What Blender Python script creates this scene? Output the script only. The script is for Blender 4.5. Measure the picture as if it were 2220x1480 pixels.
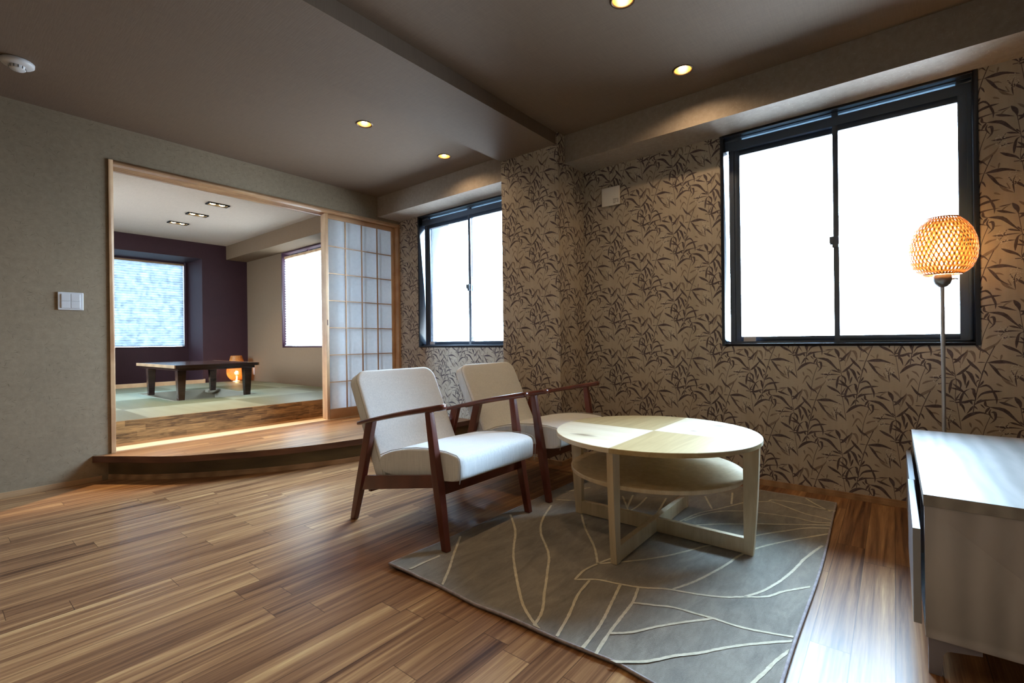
import bpy, math, random
import numpy as np
from mathutils import Vector, Matrix
PI = math.pi
for o in list(bpy.data.objects): bpy.data.objects.remove(o)
SC = bpy.context.scene
COL = SC.collection

# ---------------------------------------------------------------- camera
YAW, PITCH, ROLL, FPX = 0.6769, 0.0003, -0.0119, 1030.73
cam_data = bpy.data.cameras.new('camera'); cam = bpy.data.objects.new('camera', cam_data); COL.objects.link(cam)
f0 = Vector((math.cos(YAW), math.sin(YAW), 0)); r0 = Vector((math.sin(YAW), -math.cos(YAW), 0)); u0 = Vector((0, 0, 1))
FW = f0*math.cos(PITCH) + u0*math.sin(PITCH); UP = -f0*math.sin(PITCH) + u0*math.cos(PITCH)
RT = r0*math.cos(ROLL) + UP*math.sin(ROLL); UP = -r0*math.sin(ROLL) + UP*math.cos(ROLL)
M = Matrix.Identity(4)
for i in range(3): M[i][0], M[i][1], M[i][2] = RT[i], UP[i], -FW[i]
M.translation = Vector((0, 0, .95)); cam.matrix_world = M
cam_data.sensor_width = 36; cam_data.lens = FPX/2220*36; cam_data.clip_start = .05
SC.camera = cam

# ---------------------------------------------------------------- world, exposure
w = bpy.data.worlds.new('sky'); SC.world = w; w.use_nodes = True
T_ = w.node_tree; bg = T_.nodes['Background']
# overcast sky: bright and bluish overhead, dimmer town below the horizon
tc = T_.nodes.new('ShaderNodeTexCoord'); sx = T_.nodes.new('ShaderNodeSeparateXYZ'); T_.links.new(tc.outputs['Generated'], sx.inputs[0])
def wramp(stops):
    r = T_.nodes.new('ShaderNodeValToRGB'); e = r.color_ramp.elements
    mr = T_.nodes.new('ShaderNodeMapRange'); mr.inputs[1].default_value = -1; mr.inputs[2].default_value = 1; T_.links.new(sx.outputs[2], mr.inputs[0]); T_.links.new(mr.outputs[0], r.inputs[0])
    while len(e) < len(stops): e.new(.5)
    for i, (p, c) in enumerate(stops): e[i].position = (p+1)/2; e[i].color = (*c, 1)
    return r.outputs[0]
T_.links.new(wramp([(-.3, (.68, .82, .95)), (.0, (.60, .80, 1)), (.5, (.50, .75, 1))]), bg.inputs[0])
ml = T_.nodes.new('ShaderNodeMath'); ml.operation = 'MULTIPLY'; ml.inputs[1].default_value = 74.0
T_.links.new(wramp([(-.5, (.12,)*3), (-.03, (.17,)*3), (.04, (.34,)*3), (.35, (.42,)*3), (.75, (.78,)*3)]), ml.inputs[0]); T_.links.new(ml.outputs[0], bg.inputs[1])
SC.view_settings.view_transform = 'Standard'; SC.view_settings.look = 'None'
SC.view_settings.gamma = 1; SC.view_settings.exposure = 1.05; SC.view_settings.use_curve_mapping = False
try:
    SC.cycles.max_bounces = 10; SC.cycles.diffuse_bounces = 6; SC.cycles.transparent_max_bounces = 16
    SC.cycles.sample_clamp_indirect = 6; SC.cycles.use_denoising = True; SC.cycles.caustics_reflective = False
except Exception: pass

# ---------------------------------------------------------------- key dimensions (metres)
YA, XB, ZC = 4.392, 3.432, 2.543          # shoji wall, window wall, ceiling
XS, ZS = 3.143, 2.330                     # soffit
XC, YC, YC2 = 3.052, 1.982, 2.546         # column
ZB = 2.453                                # beam
ZSTEP, ZT = .182, .361                    # step and tatami levels
YR, YT = 4.75, 8.43                       # riser, back wall of the tatami room
XL, YN = -2.6, -2.4                       # unseen ends of the living room

def portal(name, x, y, z, sx, sz, rot):
    l = bpy.data.lights.new(name, 'AREA'); l.shape = 'RECTANGLE'; l.size = sx; l.size_y = sz; l.energy = 1
    l.cycles.is_portal = True
    o = bpy.data.objects.new(name, l); COL.objects.link(o); o.location = (x, y, z); o.rotation_euler = rot
portal('daylight_opening', XB+.16, .283, 1.6, 1.24, 1.4, (PI/2, 0, PI/2))
portal('daylight_opening', XB+.16, 3.34, 1.6, 1.4, 1.4, (PI/2, 0, PI/2))
portal('daylight_opening', XB+.16, 6.57, 1.6, 1.3, 1.4, (PI/2, 0, PI/2))
portal('daylight_opening', 1.4, 9.3, 1.6, 2.6, 1.4, (PI/2, 0, PI))
portal('daylight_opening', -.32, 6.5, 1.6, 1.8, 1.4, (PI/2, 0, -PI/2))  # portal of the added left window

# ---------------------------------------------------------------- materials
def nt(name):
    m = bpy.data.materials.new(name); m.use_nodes = True; t = m.node_tree
    return m, t, t.nodes['Principled BSDF']
def N(t, typ, **k):
    n = t.nodes.new(typ)
    for a, b in k.items():
        if a in ('operation', 'blend_type', 'data_type', 'wave_type', 'bands_direction', 'feature', 'distance', 'noise_dimensions', 'invert', 'rings_direction'): setattr(n, a, b)
        else: n.inputs[a].default_value = b
    return n
def ramp(t, fac, stops):
    r = t.nodes.new('ShaderNodeValToRGB'); e = r.color_ramp.elements
    while len(e) < len(stops): e.new(.5)
    for i, (p, c) in enumerate(stops): e[i].position = p; e[i].color = (*c, 1)
    t.links.new(fac, r.inputs[0]); return r.outputs[0]
def srgb(r, g, b):
    f = lambda c: (c/255/12.92 if c/255 <= .04045 else ((c/255+.055)/1.055)**2.4)
    return (f(r), f(g), f(b))
def math_(t, op, a, b=None, c=None):
    n = t.nodes.new('ShaderNodeMath'); n.operation = op
    for i, v in enumerate((a, b, c)):
        if v is None: continue
        if isinstance(v, (int, float)): n.inputs[i].default_value = v
        else: t.links.new(v, n.inputs[i])
    return n.outputs[0]
def coords(t, scale=(1, 1, 1), rot=(0, 0, 0), kind='Object'):
    tc = t.nodes.new('ShaderNodeTexCoord'); mp = t.nodes.new('ShaderNodeMapping')
    mp.inputs['Scale'].default_value = scale; mp.inputs['Rotation'].default_value = rot
    t.links.new(tc.outputs[kind], mp.inputs[0]); return mp.outputs[0]
def noise(t, v, scale, detail=3, rough=.5, dist=0):
    n = N(t, 'ShaderNodeTexNoise', Scale=scale, Detail=detail, Roughness=rough, Distortion=dist)
    t.links.new(v, n.inputs['Vector']); return n.outputs['Fac']
def bump(t, b, h, strength=.2, dist=.01):
    n = N(t, 'ShaderNodeBump', Strength=strength, Distance=dist); t.links.new(h, n.inputs['Height']); t.links.new(n.outputs[0], b.inputs['Normal'])
def mix(t, f, a, b, mode='MIX'):
    n = t.nodes.new('ShaderNodeMix'); n.data_type = 'RGBA'; n.blend_type = mode
    for s, v in ((0, f), (6, a), (7, b)):
        if isinstance(v, (int, float)): n.inputs[s].default_value = v
        elif isinstance(v, tuple): n.inputs[s].default_value = (*v, 1)
        else: t.links.new(v, n.inputs[s])
    return n.outputs[2]
def plain(name, col, rough=.5, metal=0, spec=.5, coat=0):
    m, t, b = nt(name); b.inputs['Base Color'].default_value = (*col, 1); b.inputs['Roughness'].default_value = rough
    b.inputs['Metallic'].default_value = metal; b.inputs['Specular IOR Level'].default_value = spec
    b.inputs['Coat Weight'].default_value = coat
    v = coords(t); h = noise(t, v, 60, 2)
    bump(t, b, h, .03, .002); return m
def wood(name, dark, light, scale=(2, 25, 25), rough=.4, rings=6., spec=.4, coat=0, bumpy=.1):
    m, t, b = nt(name); v = coords(t, scale)
    n = noise(t, v, 1.0, 6, .6, 1.2)
    wv = N(t, 'ShaderNodeTexWave', Scale=rings/10, Distortion=6, Detail=3); wv.bands_direction = 'Y'
    t.links.new(v, wv.inputs['Vector'])
    f = math_(t, 'ADD', math_(t, 'MULTIPLY', n, .75), math_(t, 'MULTIPLY', wv.outputs['Fac'], .25))
    c = ramp(t, f, [(.3, dark), (.68, light)]); t.links.new(c, b.inputs['Base Color'])
    b.inputs['Roughness'].default_value = rough; b.inputs['Specular IOR Level'].default_value = spec; b.inputs['Coat Weight'].default_value = coat
    bump(t, b, f, bumpy, .003); return m
def emit(name, col, s):
    m, t, b = nt(name); b.inputs['Emission Color'].default_value = (*col, 1); b.inputs['Emission Strength'].default_value = s
    b.inputs['Base Color'].default_value = (0, 0, 0, 1); return m

def floor_material(name, pitch=.105, off=.005, length=.91, tint=1.0, rough=.30):
    """planks running along X; every plank has its own tone, streaks and a fine bevel line"""
    m, t, b = nt(name); L = t.links
    geo = t.nodes.new('ShaderNodeNewGeometry'); sp = t.nodes.new('ShaderNodeSeparateXYZ'); L.new(geo.outputs['Position'], sp.inputs[0])
    X, Y, Z = sp.outputs
    r = math_(t, 'DIVIDE', math_(t, 'SUBTRACT', math_(t, 'ADD', Y, math_(t, 'MULTIPLY', Z, 1.0)), off), pitch)
    row = math_(t, 'FLOOR', r); fr = math_(t, 'SUBTRACT', r, row)
    wn = t.nodes.new('ShaderNodeTexWhiteNoise'); wn.noise_dimensions = '1D'; L.new(row, wn.inputs['W'])
    q = math_(t, 'ADD', math_(t, 'DIVIDE', X, length), math_(t, 'MULTIPLY', wn.outputs['Value'], 7.31))
    pl = math_(t, 'FLOOR', q); fx = math_(t, 'SUBTRACT', q, pl)
    cb = t.nodes.new('ShaderNodeCombineXYZ'); L.new(row, cb.inputs[0]); L.new(pl, cb.inputs[1])
    wn2 = t.nodes.new('ShaderNodeTexWhiteNoise'); wn2.noise_dimensions = '3D'; L.new(cb.outputs[0], wn2.inputs['Vector'])
    rnd = wn2.outputs['Value']
    cv = t.nodes.new('ShaderNodeCombineXYZ')
    L.new(math_(t, 'ADD', math_(t, 'MULTIPLY', X, .9), math_(t, 'MULTIPLY', rnd, 60.)), cv.inputs[0])
    L.new(math_(t, 'ADD', math_(t, 'MULTIPLY', Y, 26), math_(t, 'MULTIPLY', rnd, 37.)), cv.inputs[1]); L.new(math_(t, 'MULTIPLY', Z, 26), cv.inputs[2])
    g1 = noise(t, cv.outputs[0], 1.0, 5, .62, 1.0)
    g2 = noise(t, cv.outputs[0], 4.2, 4, .7, .3)
    g3 = noise(t, cv.outputs[0], .45, 2, .5, 2.5)
    f = math_(t, 'ADD', math_(t, 'ADD', math_(t, 'MULTIPLY', g1, .5), math_(t, 'MULTIPLY', g2, .22)), math_(t, 'MULTIPLY', g3, .28))
    f = math_(t, 'ADD', f, math_(t, 'MULTIPLY', math_(t, 'SUBTRACT', rnd, .5), .09))
    k = tint
    c = ramp(t, f, [(.34, tuple(k*a for a in srgb(74, 48, 34))), (.44, tuple(k*a for a in srgb(122, 86, 60))), (.52, tuple(k*a for a in srgb(150, 110, 76))), (.60, tuple(k*a for a in srgb(176, 136, 94))), (.70, tuple(k*a for a in srgb(216, 180, 126)))])
    # bevel lines between planks
    e1 = math_(t, 'MINIMUM', fr, math_(t, 'SUBTRACT', 1, fr)); e2 = math_(t, 'MULTIPLY', math_(t, 'MINIMUM', fx, math_(t, 'SUBTRACT', 1, fx)), length/pitch)
    e = math_(t, 'MINIMUM', e1, e2); ln = math_(t, 'LESS_THAN', e, .011)
    c = mix(t, math_(t, 'MULTIPLY', ln, .7), c, srgb(48, 30, 24))
    L.new(c, b.inputs['Base Color'])
    L.new(math_(t, 'ADD', rough-.04, math_(t, 'MULTIPLY', g2, .1)), b.inputs['Roughness'])
    b.inputs['Specular IOR Level'].default_value = .14
    hh = math_(t, 'SUBTRACT', math_(t, 'MULTIPLY', f, .25), math_(t, 'MULTIPLY', ln, .8)); bump(t, b, hh, .25, .002)
    return m

def weave_paper(name, col, rough=.75, s=.1, scale=170, spec=.3):
    """vinyl wall covering with a fine cross-hatched fabric emboss"""
    m, t, b = nt(name); v1 = coords(t, (1, .06, .06)); v2 = coords(t, (.06, 1, .06)); v3 = coords(t)
    a = noise(t, v1, scale, 2); c = noise(t, v2, scale, 2); d = noise(t, v3, 3, 3)
    h = math_(t, 'ADD', a, c)
    t.links.new(mix(t, math_(t, 'MULTIPLY', math_(t, 'SUBTRACT', h, .6), .6), tuple(.8*x for x in col), tuple(1.15*x for x in col)), b.inputs['Base Color'])
    b.inputs['Roughness'].default_value = rough; b.inputs['Specular IOR Level'].default_value = spec
    bump(t, b, h, s, .004); return m
def plaster(name, col, rough=.85, spec=.2, amount=.12, tone=.18):
    m, t, b = nt(name); v = coords(t); a = noise(t, v, 28, 6, .7); c = noise(t, v, 3, 3)
    f = math_(t, 'ADD', math_(t, 'MULTIPLY', a, .7), math_(t, 'MULTIPLY', c, .3))
    t.links.new(ramp(t, f, [(.3, tuple((1-tone)*x for x in col)), (.7, tuple((1+tone)*x for x in col))]), b.inputs['Base Color'])
    b.inputs['Roughness'].default_value = rough; b.inputs['Specular IOR Level'].default_value = spec
    bump(t, b, a, amount, .006); return m
def striped_paper(name):
    """tan wallpaper ground: soft vertical brush streaks with a slight silk sheen"""
    m, t, b = nt(name); v = coords(t, (1, 1, .04)); v2 = coords(t, (1, 1, .5)); v3 = coords(t, (1, 1, 9))
    a = noise(t, v, 14, 4, .6); c = noise(t, v2, 8, 3); d = noise(t, v3, 40, 2)
    f = math_(t, 'ADD', math_(t, 'ADD', math_(t, 'MULTIPLY', a, .55), math_(t, 'MULTIPLY', c, .3)), math_(t, 'MULTIPLY', d, .15))
    t.links.new(ramp(t, f, [(.3, srgb(172, 160, 142)), (.5, srgb(186, 174, 157)), (.7, srgb(200, 189, 173))]), b.inputs['Base Color'])
    b.inputs['Roughness'].default_value = .55; b.inputs['Specular IOR Level'].default_value = .35
    bump(t, b, f, .1, .003); return m
def ink(name, c1, c2, rough=.6):
    m, t, b = nt(name); v = coords(t); a = noise(t, v, 45, 3, .7)
    t.links.new(ramp(t, a, [(.35, c1), (.65, c2)]), b.inputs['Base Color']); b.inputs['Roughness'].default_value = rough; b.inputs['Specular IOR Level'].default_value = .2; return m
def fabric(name, col, col2):
    m, t, b = nt(name); v = coords(t, (1, 1, .05)); v2 = coords(t, (.05, .05, 1))
    a = noise(t, v, 260, 2); c = noise(t, v2, 300, 2); h = math_(t, 'ADD', a, math_(t, 'MULTIPLY', c, .25))
    t.links.new(ramp(t, h, [(.45, col2), (.80, col)]), b.inputs['Base Color'])
    b.inputs['Roughness'].default_value = .9; b.inputs['Specular IOR Level'].default_value = .1; b.inputs['Sheen Weight'].default_value = .25
    bump(t, b, h, .12, .002); return m
def carpet(name):
    m, t, b = nt(name); v = coords(t); v2 = coords(t, (2, 6, 1)); a = noise(t, v, 420, 2, .8); p = noise(t, v2, 1.6, 4, .6, 1.5); d = noise(t, v2, 9, 3, .7, 1)
    f = math_(t, 'ADD', math_(t, 'ADD', math_(t, 'MULTIPLY', p, .55), math_(t, 'MULTIPLY', a, .2)), math_(t, 'MULTIPLY', d, .25))
    t.links.new(ramp(t, f, [(.33, srgb(112, 108, 101)), (.5, srgb(138, 132, 121)), (.66, srgb(160, 153, 140))]), b.inputs['Base Color'])
    b.inputs['Roughness'].default_value = .95; b.inputs['Specular IOR Level'].default_value = .1; b.inputs['Sheen Weight'].default_value = .3
    bump(t, b, math_(t, 'ADD', a, math_(t, 'MULTIPLY', d, .6)), .5, .004); return m
def tatami_material():
    m, t, b = nt('woven_rush'); L = t.links
    geo = t.nodes.new('ShaderNodeNewGeometry'); sp = t.nodes.new('ShaderNodeSeparateXYZ'); L.new(geo.outputs['Position'], sp.inputs[0])
    q = math_(t, 'DIVIDE', math_(t, 'SUBTRACT', sp.outputs[0], .22), .95); r = math_(t, 'DIVIDE', math_(t, 'SUBTRACT', sp.outputs[1], 4.60), .97)
    i = math_(t, 'FLOOR', q); j = math_(t, 'FLOOR', r); fi = math_(t, 'SUBTRACT', q, i); fj = math_(t, 'SUBTRACT', r, j)
    par = math_(t, 'MODULO', math_(t, 'ADD', math_(t, 'ADD', i, j), 20), 2)
    va = coords(t, (1, .05, 1)); vb = coords(t, (.05, 1, 1)); a = noise(t, va, 320, 2); c = noise(t, vb, 320, 2); big = noise(t, va, 10, 3)
    h = mix(t, par, a, c)
    f = math_(t, 'ADD', math_(t, 'MULTIPLY', h, .5), math_(t, 'MULTIPLY', big, .5))
    c1 = ramp(t, f, [(.3, srgb(86, 84, 58)), (.7, srgb(108, 105, 76))]); c2 = ramp(t, f, [(.3, srgb(116, 116, 92)), (.7, srgb(142, 142, 118))])  # two mat tints: reflection off the turned weave put into the colour
    col = mix(t, par, c1, c2)
    e = math_(t, 'MINIMUM', math_(t, 'MINIMUM', fi, math_(t, 'SUBTRACT', 1, fi)), math_(t, 'MINIMUM', fj, math_(t, 'SUBTRACT', 1, fj)))
    ln = math_(t, 'LESS_THAN', e, .005); L.new(mix(t, math_(t, 'MULTIPLY', ln, .6), col, srgb(88, 84, 58)), b.inputs['Base Color'])
    b.inputs['Roughness'].default_value = .45; b.inputs['Specular IOR Level'].default_value = .4; bump(t, b, h, .15, .002); return m
def butcher(name, dark, light):
    """riser of joined short staves"""
    m, t, b = nt(name); L = t.links
    geo = t.nodes.new('ShaderNodeNewGeometry'); sp = t.nodes.new('ShaderNodeSeparateXYZ'); L.new(geo.outputs['Position'], sp.inputs[0])
    r = math_(t, 'DIVIDE', sp.outputs[2], .045); row = math_(t, 'FLOOR', r)
    wn = t.nodes.new('ShaderNodeTexWhiteNoise'); wn.noise_dimensions = '1D'; L.new(row, wn.inputs['W'])
    q = math_(t, 'FLOOR', math_(t, 'ADD', math_(t, 'DIVIDE', sp.outputs[0], .48), math_(t, 'MULTIPLY', wn.outputs['Value'], 5)))
    cb = t.nodes.new('ShaderNodeCombineXYZ'); L.new(row, cb.inputs[0]); L.new(q, cb.inputs[1])
    w2 = t.nodes.new('ShaderNodeTexWhiteNoise'); w2.noise_dimensions = '3D'; L.new(cb.outputs[0], w2.inputs['Vector'])
    v = coords(t, (3, 3, 30)); n = noise(t, v, 1.6, 5, .65, 1.5)
    f = math_(t, 'ADD', n, math_(t, 'MULTIPLY', math_(t, 'SUBTRACT', w2.outputs['Value'], .5), .22))
    L.new(ramp(t, f, [(.32, dark), (.7, light)]), b.inputs['Base Color']); b.inputs['Roughness'].default_value = .4
    bump(t, b, n, .1, .002); return m
def see_through(name, tint=(1, 1, 1), k=.92):
    """window glass that daylight passes straight through"""
    m = bpy.data.materials.new(name); m.use_nodes = True; t = m.node_tree; t.nodes.clear(); L = t.links
    o = t.nodes.new('ShaderNodeOutputMaterial'); tr = t.nodes.new('ShaderNodeBsdfTransparent'); tr.inputs[0].default_value = (*[k*x for x in tint], 1)
    g = t.nodes.new('ShaderNodeBsdfGlossy'); g.inputs['Roughness'].default_value = .08
    fr = t.nodes.new('ShaderNodeFresnel'); fr.inputs[0].default_value = 1.35; mx = t.nodes.new('ShaderNodeMixShader')
    L.new(fr.outputs[0], mx.inputs[0]); L.new(tr.outputs[0], mx.inputs[1]); L.new(g.outputs[0], mx.inputs[2]); L.new(mx.outputs[0], o.inputs[0]); return m
def paper_screen(name, col, through=.6, clear=.1, mottled=False):
    m = bpy.data.materials.new(name); m.use_nodes = True; t = m.node_tree; t.nodes.clear(); L = t.links
    o = t.nodes.new('ShaderNodeOutputMaterial'); d = t.nodes.new('ShaderNodeBsdfDiffuse'); tl = t.nodes.new('ShaderNodeBsdfTranslucent'); tp = t.nodes.new('ShaderNodeBsdfTransparent')
    c = (*col, 1); d.inputs[0].default_value = c; tl.inputs[0].default_value = c; tp.inputs[0].default_value = c
    v = coords(t, (1, 1, 1)); n = noise(t, v, 30, 4, .6)
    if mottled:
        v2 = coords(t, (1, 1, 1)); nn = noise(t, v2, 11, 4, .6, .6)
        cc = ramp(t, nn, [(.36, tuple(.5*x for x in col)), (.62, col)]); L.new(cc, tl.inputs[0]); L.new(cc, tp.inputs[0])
    else:
        cc = ramp(t, n, [(.3, tuple(.93*x for x in col)), (.7, col)]); L.new(cc, tl.inputs[0]); L.new(cc, d.inputs[0])
    m1 = t.nodes.new('ShaderNodeMixShader'); m1.inputs[0].default_value = through; L.new(d.outputs[0], m1.inputs[1]); L.new(tl.outputs[0], m1.inputs[2])
    m2 = t.nodes.new('ShaderNodeMixShader'); m2.inputs[0].default_value = clear; L.new(m1.outputs[0], m2.inputs[1]); L.new(tp.outputs[0], m2.inputs[2])
    L.new(m2.outputs[0], o.inputs[0]); return m

def birch(name, quarter=False):
    m, t, b = nt(name); L = t.links
    tc = t.nodes.new('ShaderNodeTexCoord'); sp = t.nodes.new('ShaderNodeSeparateXYZ'); L.new(tc.outputs['Object'], sp.inputs[0])
    def grain(ax):
        v = coords(t, (2.2, 22, 22) if ax == 0 else (22, 2.2, 22)); return noise(t, v, 1.2, 5, .6, .8), v
    ga, va = grain(0); gb, vb = grain(1)
    if quarter:
        s = math_(t, 'GREATER_THAN', math_(t, 'MULTIPLY', sp.outputs[0], sp.outputs[1]), 0)
        g = math_(t, 'ADD', math_(t, 'MULTIPLY', s, ga), math_(t, 'MULTIPLY', math_(t, 'SUBTRACT', 1, s), gb))
        c1 = ramp(t, g, [(.3, srgb(176, 152, 106)), (.7, srgb(196, 174, 128))]); c2 = ramp(t, g, [(.3, srgb(226, 212, 180)), (.7, srgb(240, 229, 204))])  # paler quarters: reflection off the turned grain put into the colour
        c = mix(t, s, c2, c1)
        for (kx, ky, kr) in ((-.289, .227, .075), (.310, -.222, .065), (.10, -.16, .030)):
            dx = math_(t, 'SUBTRACT', sp.outputs[0], kx); dy = math_(t, 'MULTIPLY', math_(t, 'SUBTRACT', sp.outputs[1], ky), 1.0)
            dd = math_(t, 'SQRT', math_(t, 'ADD', math_(t, 'MULTIPLY', math_(t, 'MULTIPLY', dx, dx), 6.0), math_(t, 'MULTIPLY', dy, dy)))
            dd = math_(t, 'ADD', dd, math_(t, 'MULTIPLY', math_(t, 'SUBTRACT', gb, .5), .12))
            kf = math_(t, 'SUBTRACT', 1, math_(t, 'MINIMUM', math_(t, 'DIVIDE', dd, kr), 1))
            c = mix(t, math_(t, 'MULTIPLY', kf, .85), c, srgb(120, 92, 54))
        ax = math_(t, 'MINIMUM', math_(t, 'ABSOLUTE', sp.outputs[0]), math_(t, 'ABSOLUTE', sp.outputs[1]))
        c = mix(t, math_(t, 'MULTIPLY', math_(t, 'LESS_THAN', ax, .0009), .6), c, srgb(150, 126, 88))
    else:
        v = coords(t, (14, 14, 1.6)); g = noise(t, v, 2, 5, .6, .8)
        c = ramp(t, g, [(.3, srgb(198, 176, 140)), (.7, srgb(220, 201, 167))])
    L.new(c, b.inputs['Base Color']); b.inputs['Roughness'].default_value = .42; b.inputs['Specular IOR Level'].default_value = .3; return m

MAT = dict(
    floor=floor_material('walnut_laminate_planks'), step_top=floor_material('walnut_step_planks'),
    ceiling=weave_paper('ceiling_fabric_paper', srgb(122, 105, 90)), beam=weave_paper('beam_fabric_paper', srgb(122, 105, 90)),
    plaster=plaster('straw_plaster', srgb(146, 131, 110)), soffit=plaster('soffit_paper', srgb(156, 144, 132), .6, .3, .06),
    straw=ink('straw_fibre', srgb(88, 74, 58), srgb(112, 98, 78)), silk=ink('pale_fibre', srgb(178, 170, 160), srgb(196, 189, 180), .35),
    paper=striped_paper('bamboo_wallpaper_ground'), leaf=ink('leaf_dark', srgb(80, 70, 73), srgb(104, 93, 96)), leaf2=ink('leaf_faded', srgb(130, 116, 106), srgb(148, 134, 122)),
    spray=ink('flower_spray', srgb(206, 200, 186), srgb(222, 217, 205)),
    trim=wood('hinoki_trim', srgb(176, 134, 98), srgb(206, 168, 128), (3, 3, 3)), trim_light=wood('light_sill_wood', srgb(222, 196, 156), srgb(240, 220, 186), (1.5, 30, 30), .35),
    base=wood('baseboard_wood', srgb(150, 118, 88), srgb(184, 150, 114), (1.5, 6, 6), .4), nosing=wood('dark_nosing', srgb(78, 50, 38), srgb(110, 74, 56), (2, 2, 14), .35),
    riser=wood('riser_wood', srgb(88, 74, 50), srgb(110, 92, 62), (2, 2, 10), .5), riser2=butcher('stave_riser', srgb(84, 58, 36), srgb(186, 142, 90)),
    tatami=tatami_material(), maroon=weave_paper('maroon_paper', srgb(62, 36, 40), .6, .06), tat_wall=plaster('tatami_room_paper', srgb(114, 90, 68), .8, .2, .04, .06),
    tat_ceiling=weave_paper('tatami_room_ceiling_paper', srgb(204, 182, 164), .8, .2),
    black=plain('black_window_frame', srgb(38, 42, 52), .28), black_glare=plain('black_sash_glare', srgb(72, 86, 106), .4),  # sash black lightened to blue grey: window glare put into its colour
    glass=see_through('window_glass'), frost=paper_screen('vent_slot_glass', srgb(158, 170, 178), .6, .0), shoji=paper_screen('shoji_paper', srgb(250, 253, 255), .92, .1), shoji2=paper_screen('shoji_paper_behind', srgb(252, 253, 255), .85, .85),
    blind=paper_screen('pleated_blind_fabric', srgb(250, 250, 246), .62, .5), blind2=paper_screen('pleated_blind_fabric_shaded', srgb(116, 124, 130), .5, .03, True),  # second is the same fabric, its dimmer backlight put into a darker mottled colour
    fabric=fabric('pale_upholstery', srgb(242, 247, 249), srgb(226, 232, 235)), seam=plain('upholstery_seam', srgb(168, 168, 164), .9),
    redwood=wood('red_brown_stained_wood', srgb(84, 36, 25), srgb(108, 50, 34), (3, 3, 3), .28, spec=.5, coat=.3, bumpy=.04),
    birch=birch('birch_veneer'), birch_top=birch('birch_quartered_top', True),
    carpet=carpet('grey_beige_pile'), carpet_line=ink('cream_pile', srgb(196, 188, 164), srgb(214, 207, 186), .95), binding=ink('rug_binding', srgb(150, 142, 146), srgb(178, 170, 172), .9),
    greywood=wood('bleached_grey_walnut', srgb(162, 160, 162), srgb(194, 192, 194), (5, 5, 1.2), .35, 9, .5), greywood_top=wood('bleached_grey_walnut_top', srgb(140, 137, 132), srgb(172, 170, 166), (1.1, 6, 6), .4, 9, .3, 0, .1),
    drawer_front=plain('satin_grey_front', srgb(150, 154, 160), .25), steel=plain('brushed_steel', srgb(200, 200, 204), .35, .5), leg_grey=plain('grey_metal_leg', srgb(140, 138, 150), .45, 0),
    dark_wood=wood('dark_table_wood', srgb(40, 25, 20), srgb(62, 41, 33), (2, 20, 20), .16, spec=.5), edge_wood=wood('table_edge_wood', srgb(120, 88, 62), srgb(150, 114, 82), (10, 2, 10), .4),
    heater=plain('heater_black', srgb(24, 26, 28), .5), pit=plain('pit_lining', srgb(150, 134, 112), .7),
    rattan=None, white=plain('white_plastic', srgb(212, 212, 214), .35), offwhite=plain('vent_plastic', srgb(240, 238, 234), .4), grey=plain('print_grey', srgb(84, 82, 82), .6),
    plate=plain('outlet_plate', srgb(186, 188, 196), .4), can=plain('gold_reflector', srgb(150, 124, 76), .35, .6), ring=plain('bronze_ring', srgb(84, 66, 50), .35, .6), socket=plain('lamp_socket_grey', srgb(150, 152, 154), .35, .6),
    glow=emit('downlight_bulb', (1, .68, .32), 30), glow2=emit('square_downlight_bulb', (1, .66, .28), 25), bulb=emit('lamp_bulb', (1, .62, .25), 45), black_metal=plain('black_metal', srgb(22, 21, 23), .6, 0, .15),
)
def rattan_material():
    m = bpy.data.materials.new('bamboo_strip'); m.use_nodes = True; t = m.node_tree; L = t.links; b = t.nodes['Principled BSDF']; o = t.nodes['Material Output']
    v = coords(t, (1, 1, 1)); n = noise(t, v, 90, 3)
    c = ramp(t, n, [(.3, srgb(160, 104, 48)), (.7, srgb(200, 144, 72))]); L.new(c, b.inputs['Base Color']); b.inputs['Roughness'].default_value = .5
    tl = t.nodes.new('ShaderNodeBsdfTranslucent'); L.new(c, tl.inputs[0]); mx = t.nodes.new('ShaderNodeMixShader'); mx.inputs[0].default_value = .32
    L.new(b.outputs[0], mx.inputs[1]); L.new(tl.outputs[0], mx.inputs[2]); L.new(mx.outputs[0], o.inputs[0]); return m
MAT['rattan'] = rattan_material()

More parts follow.
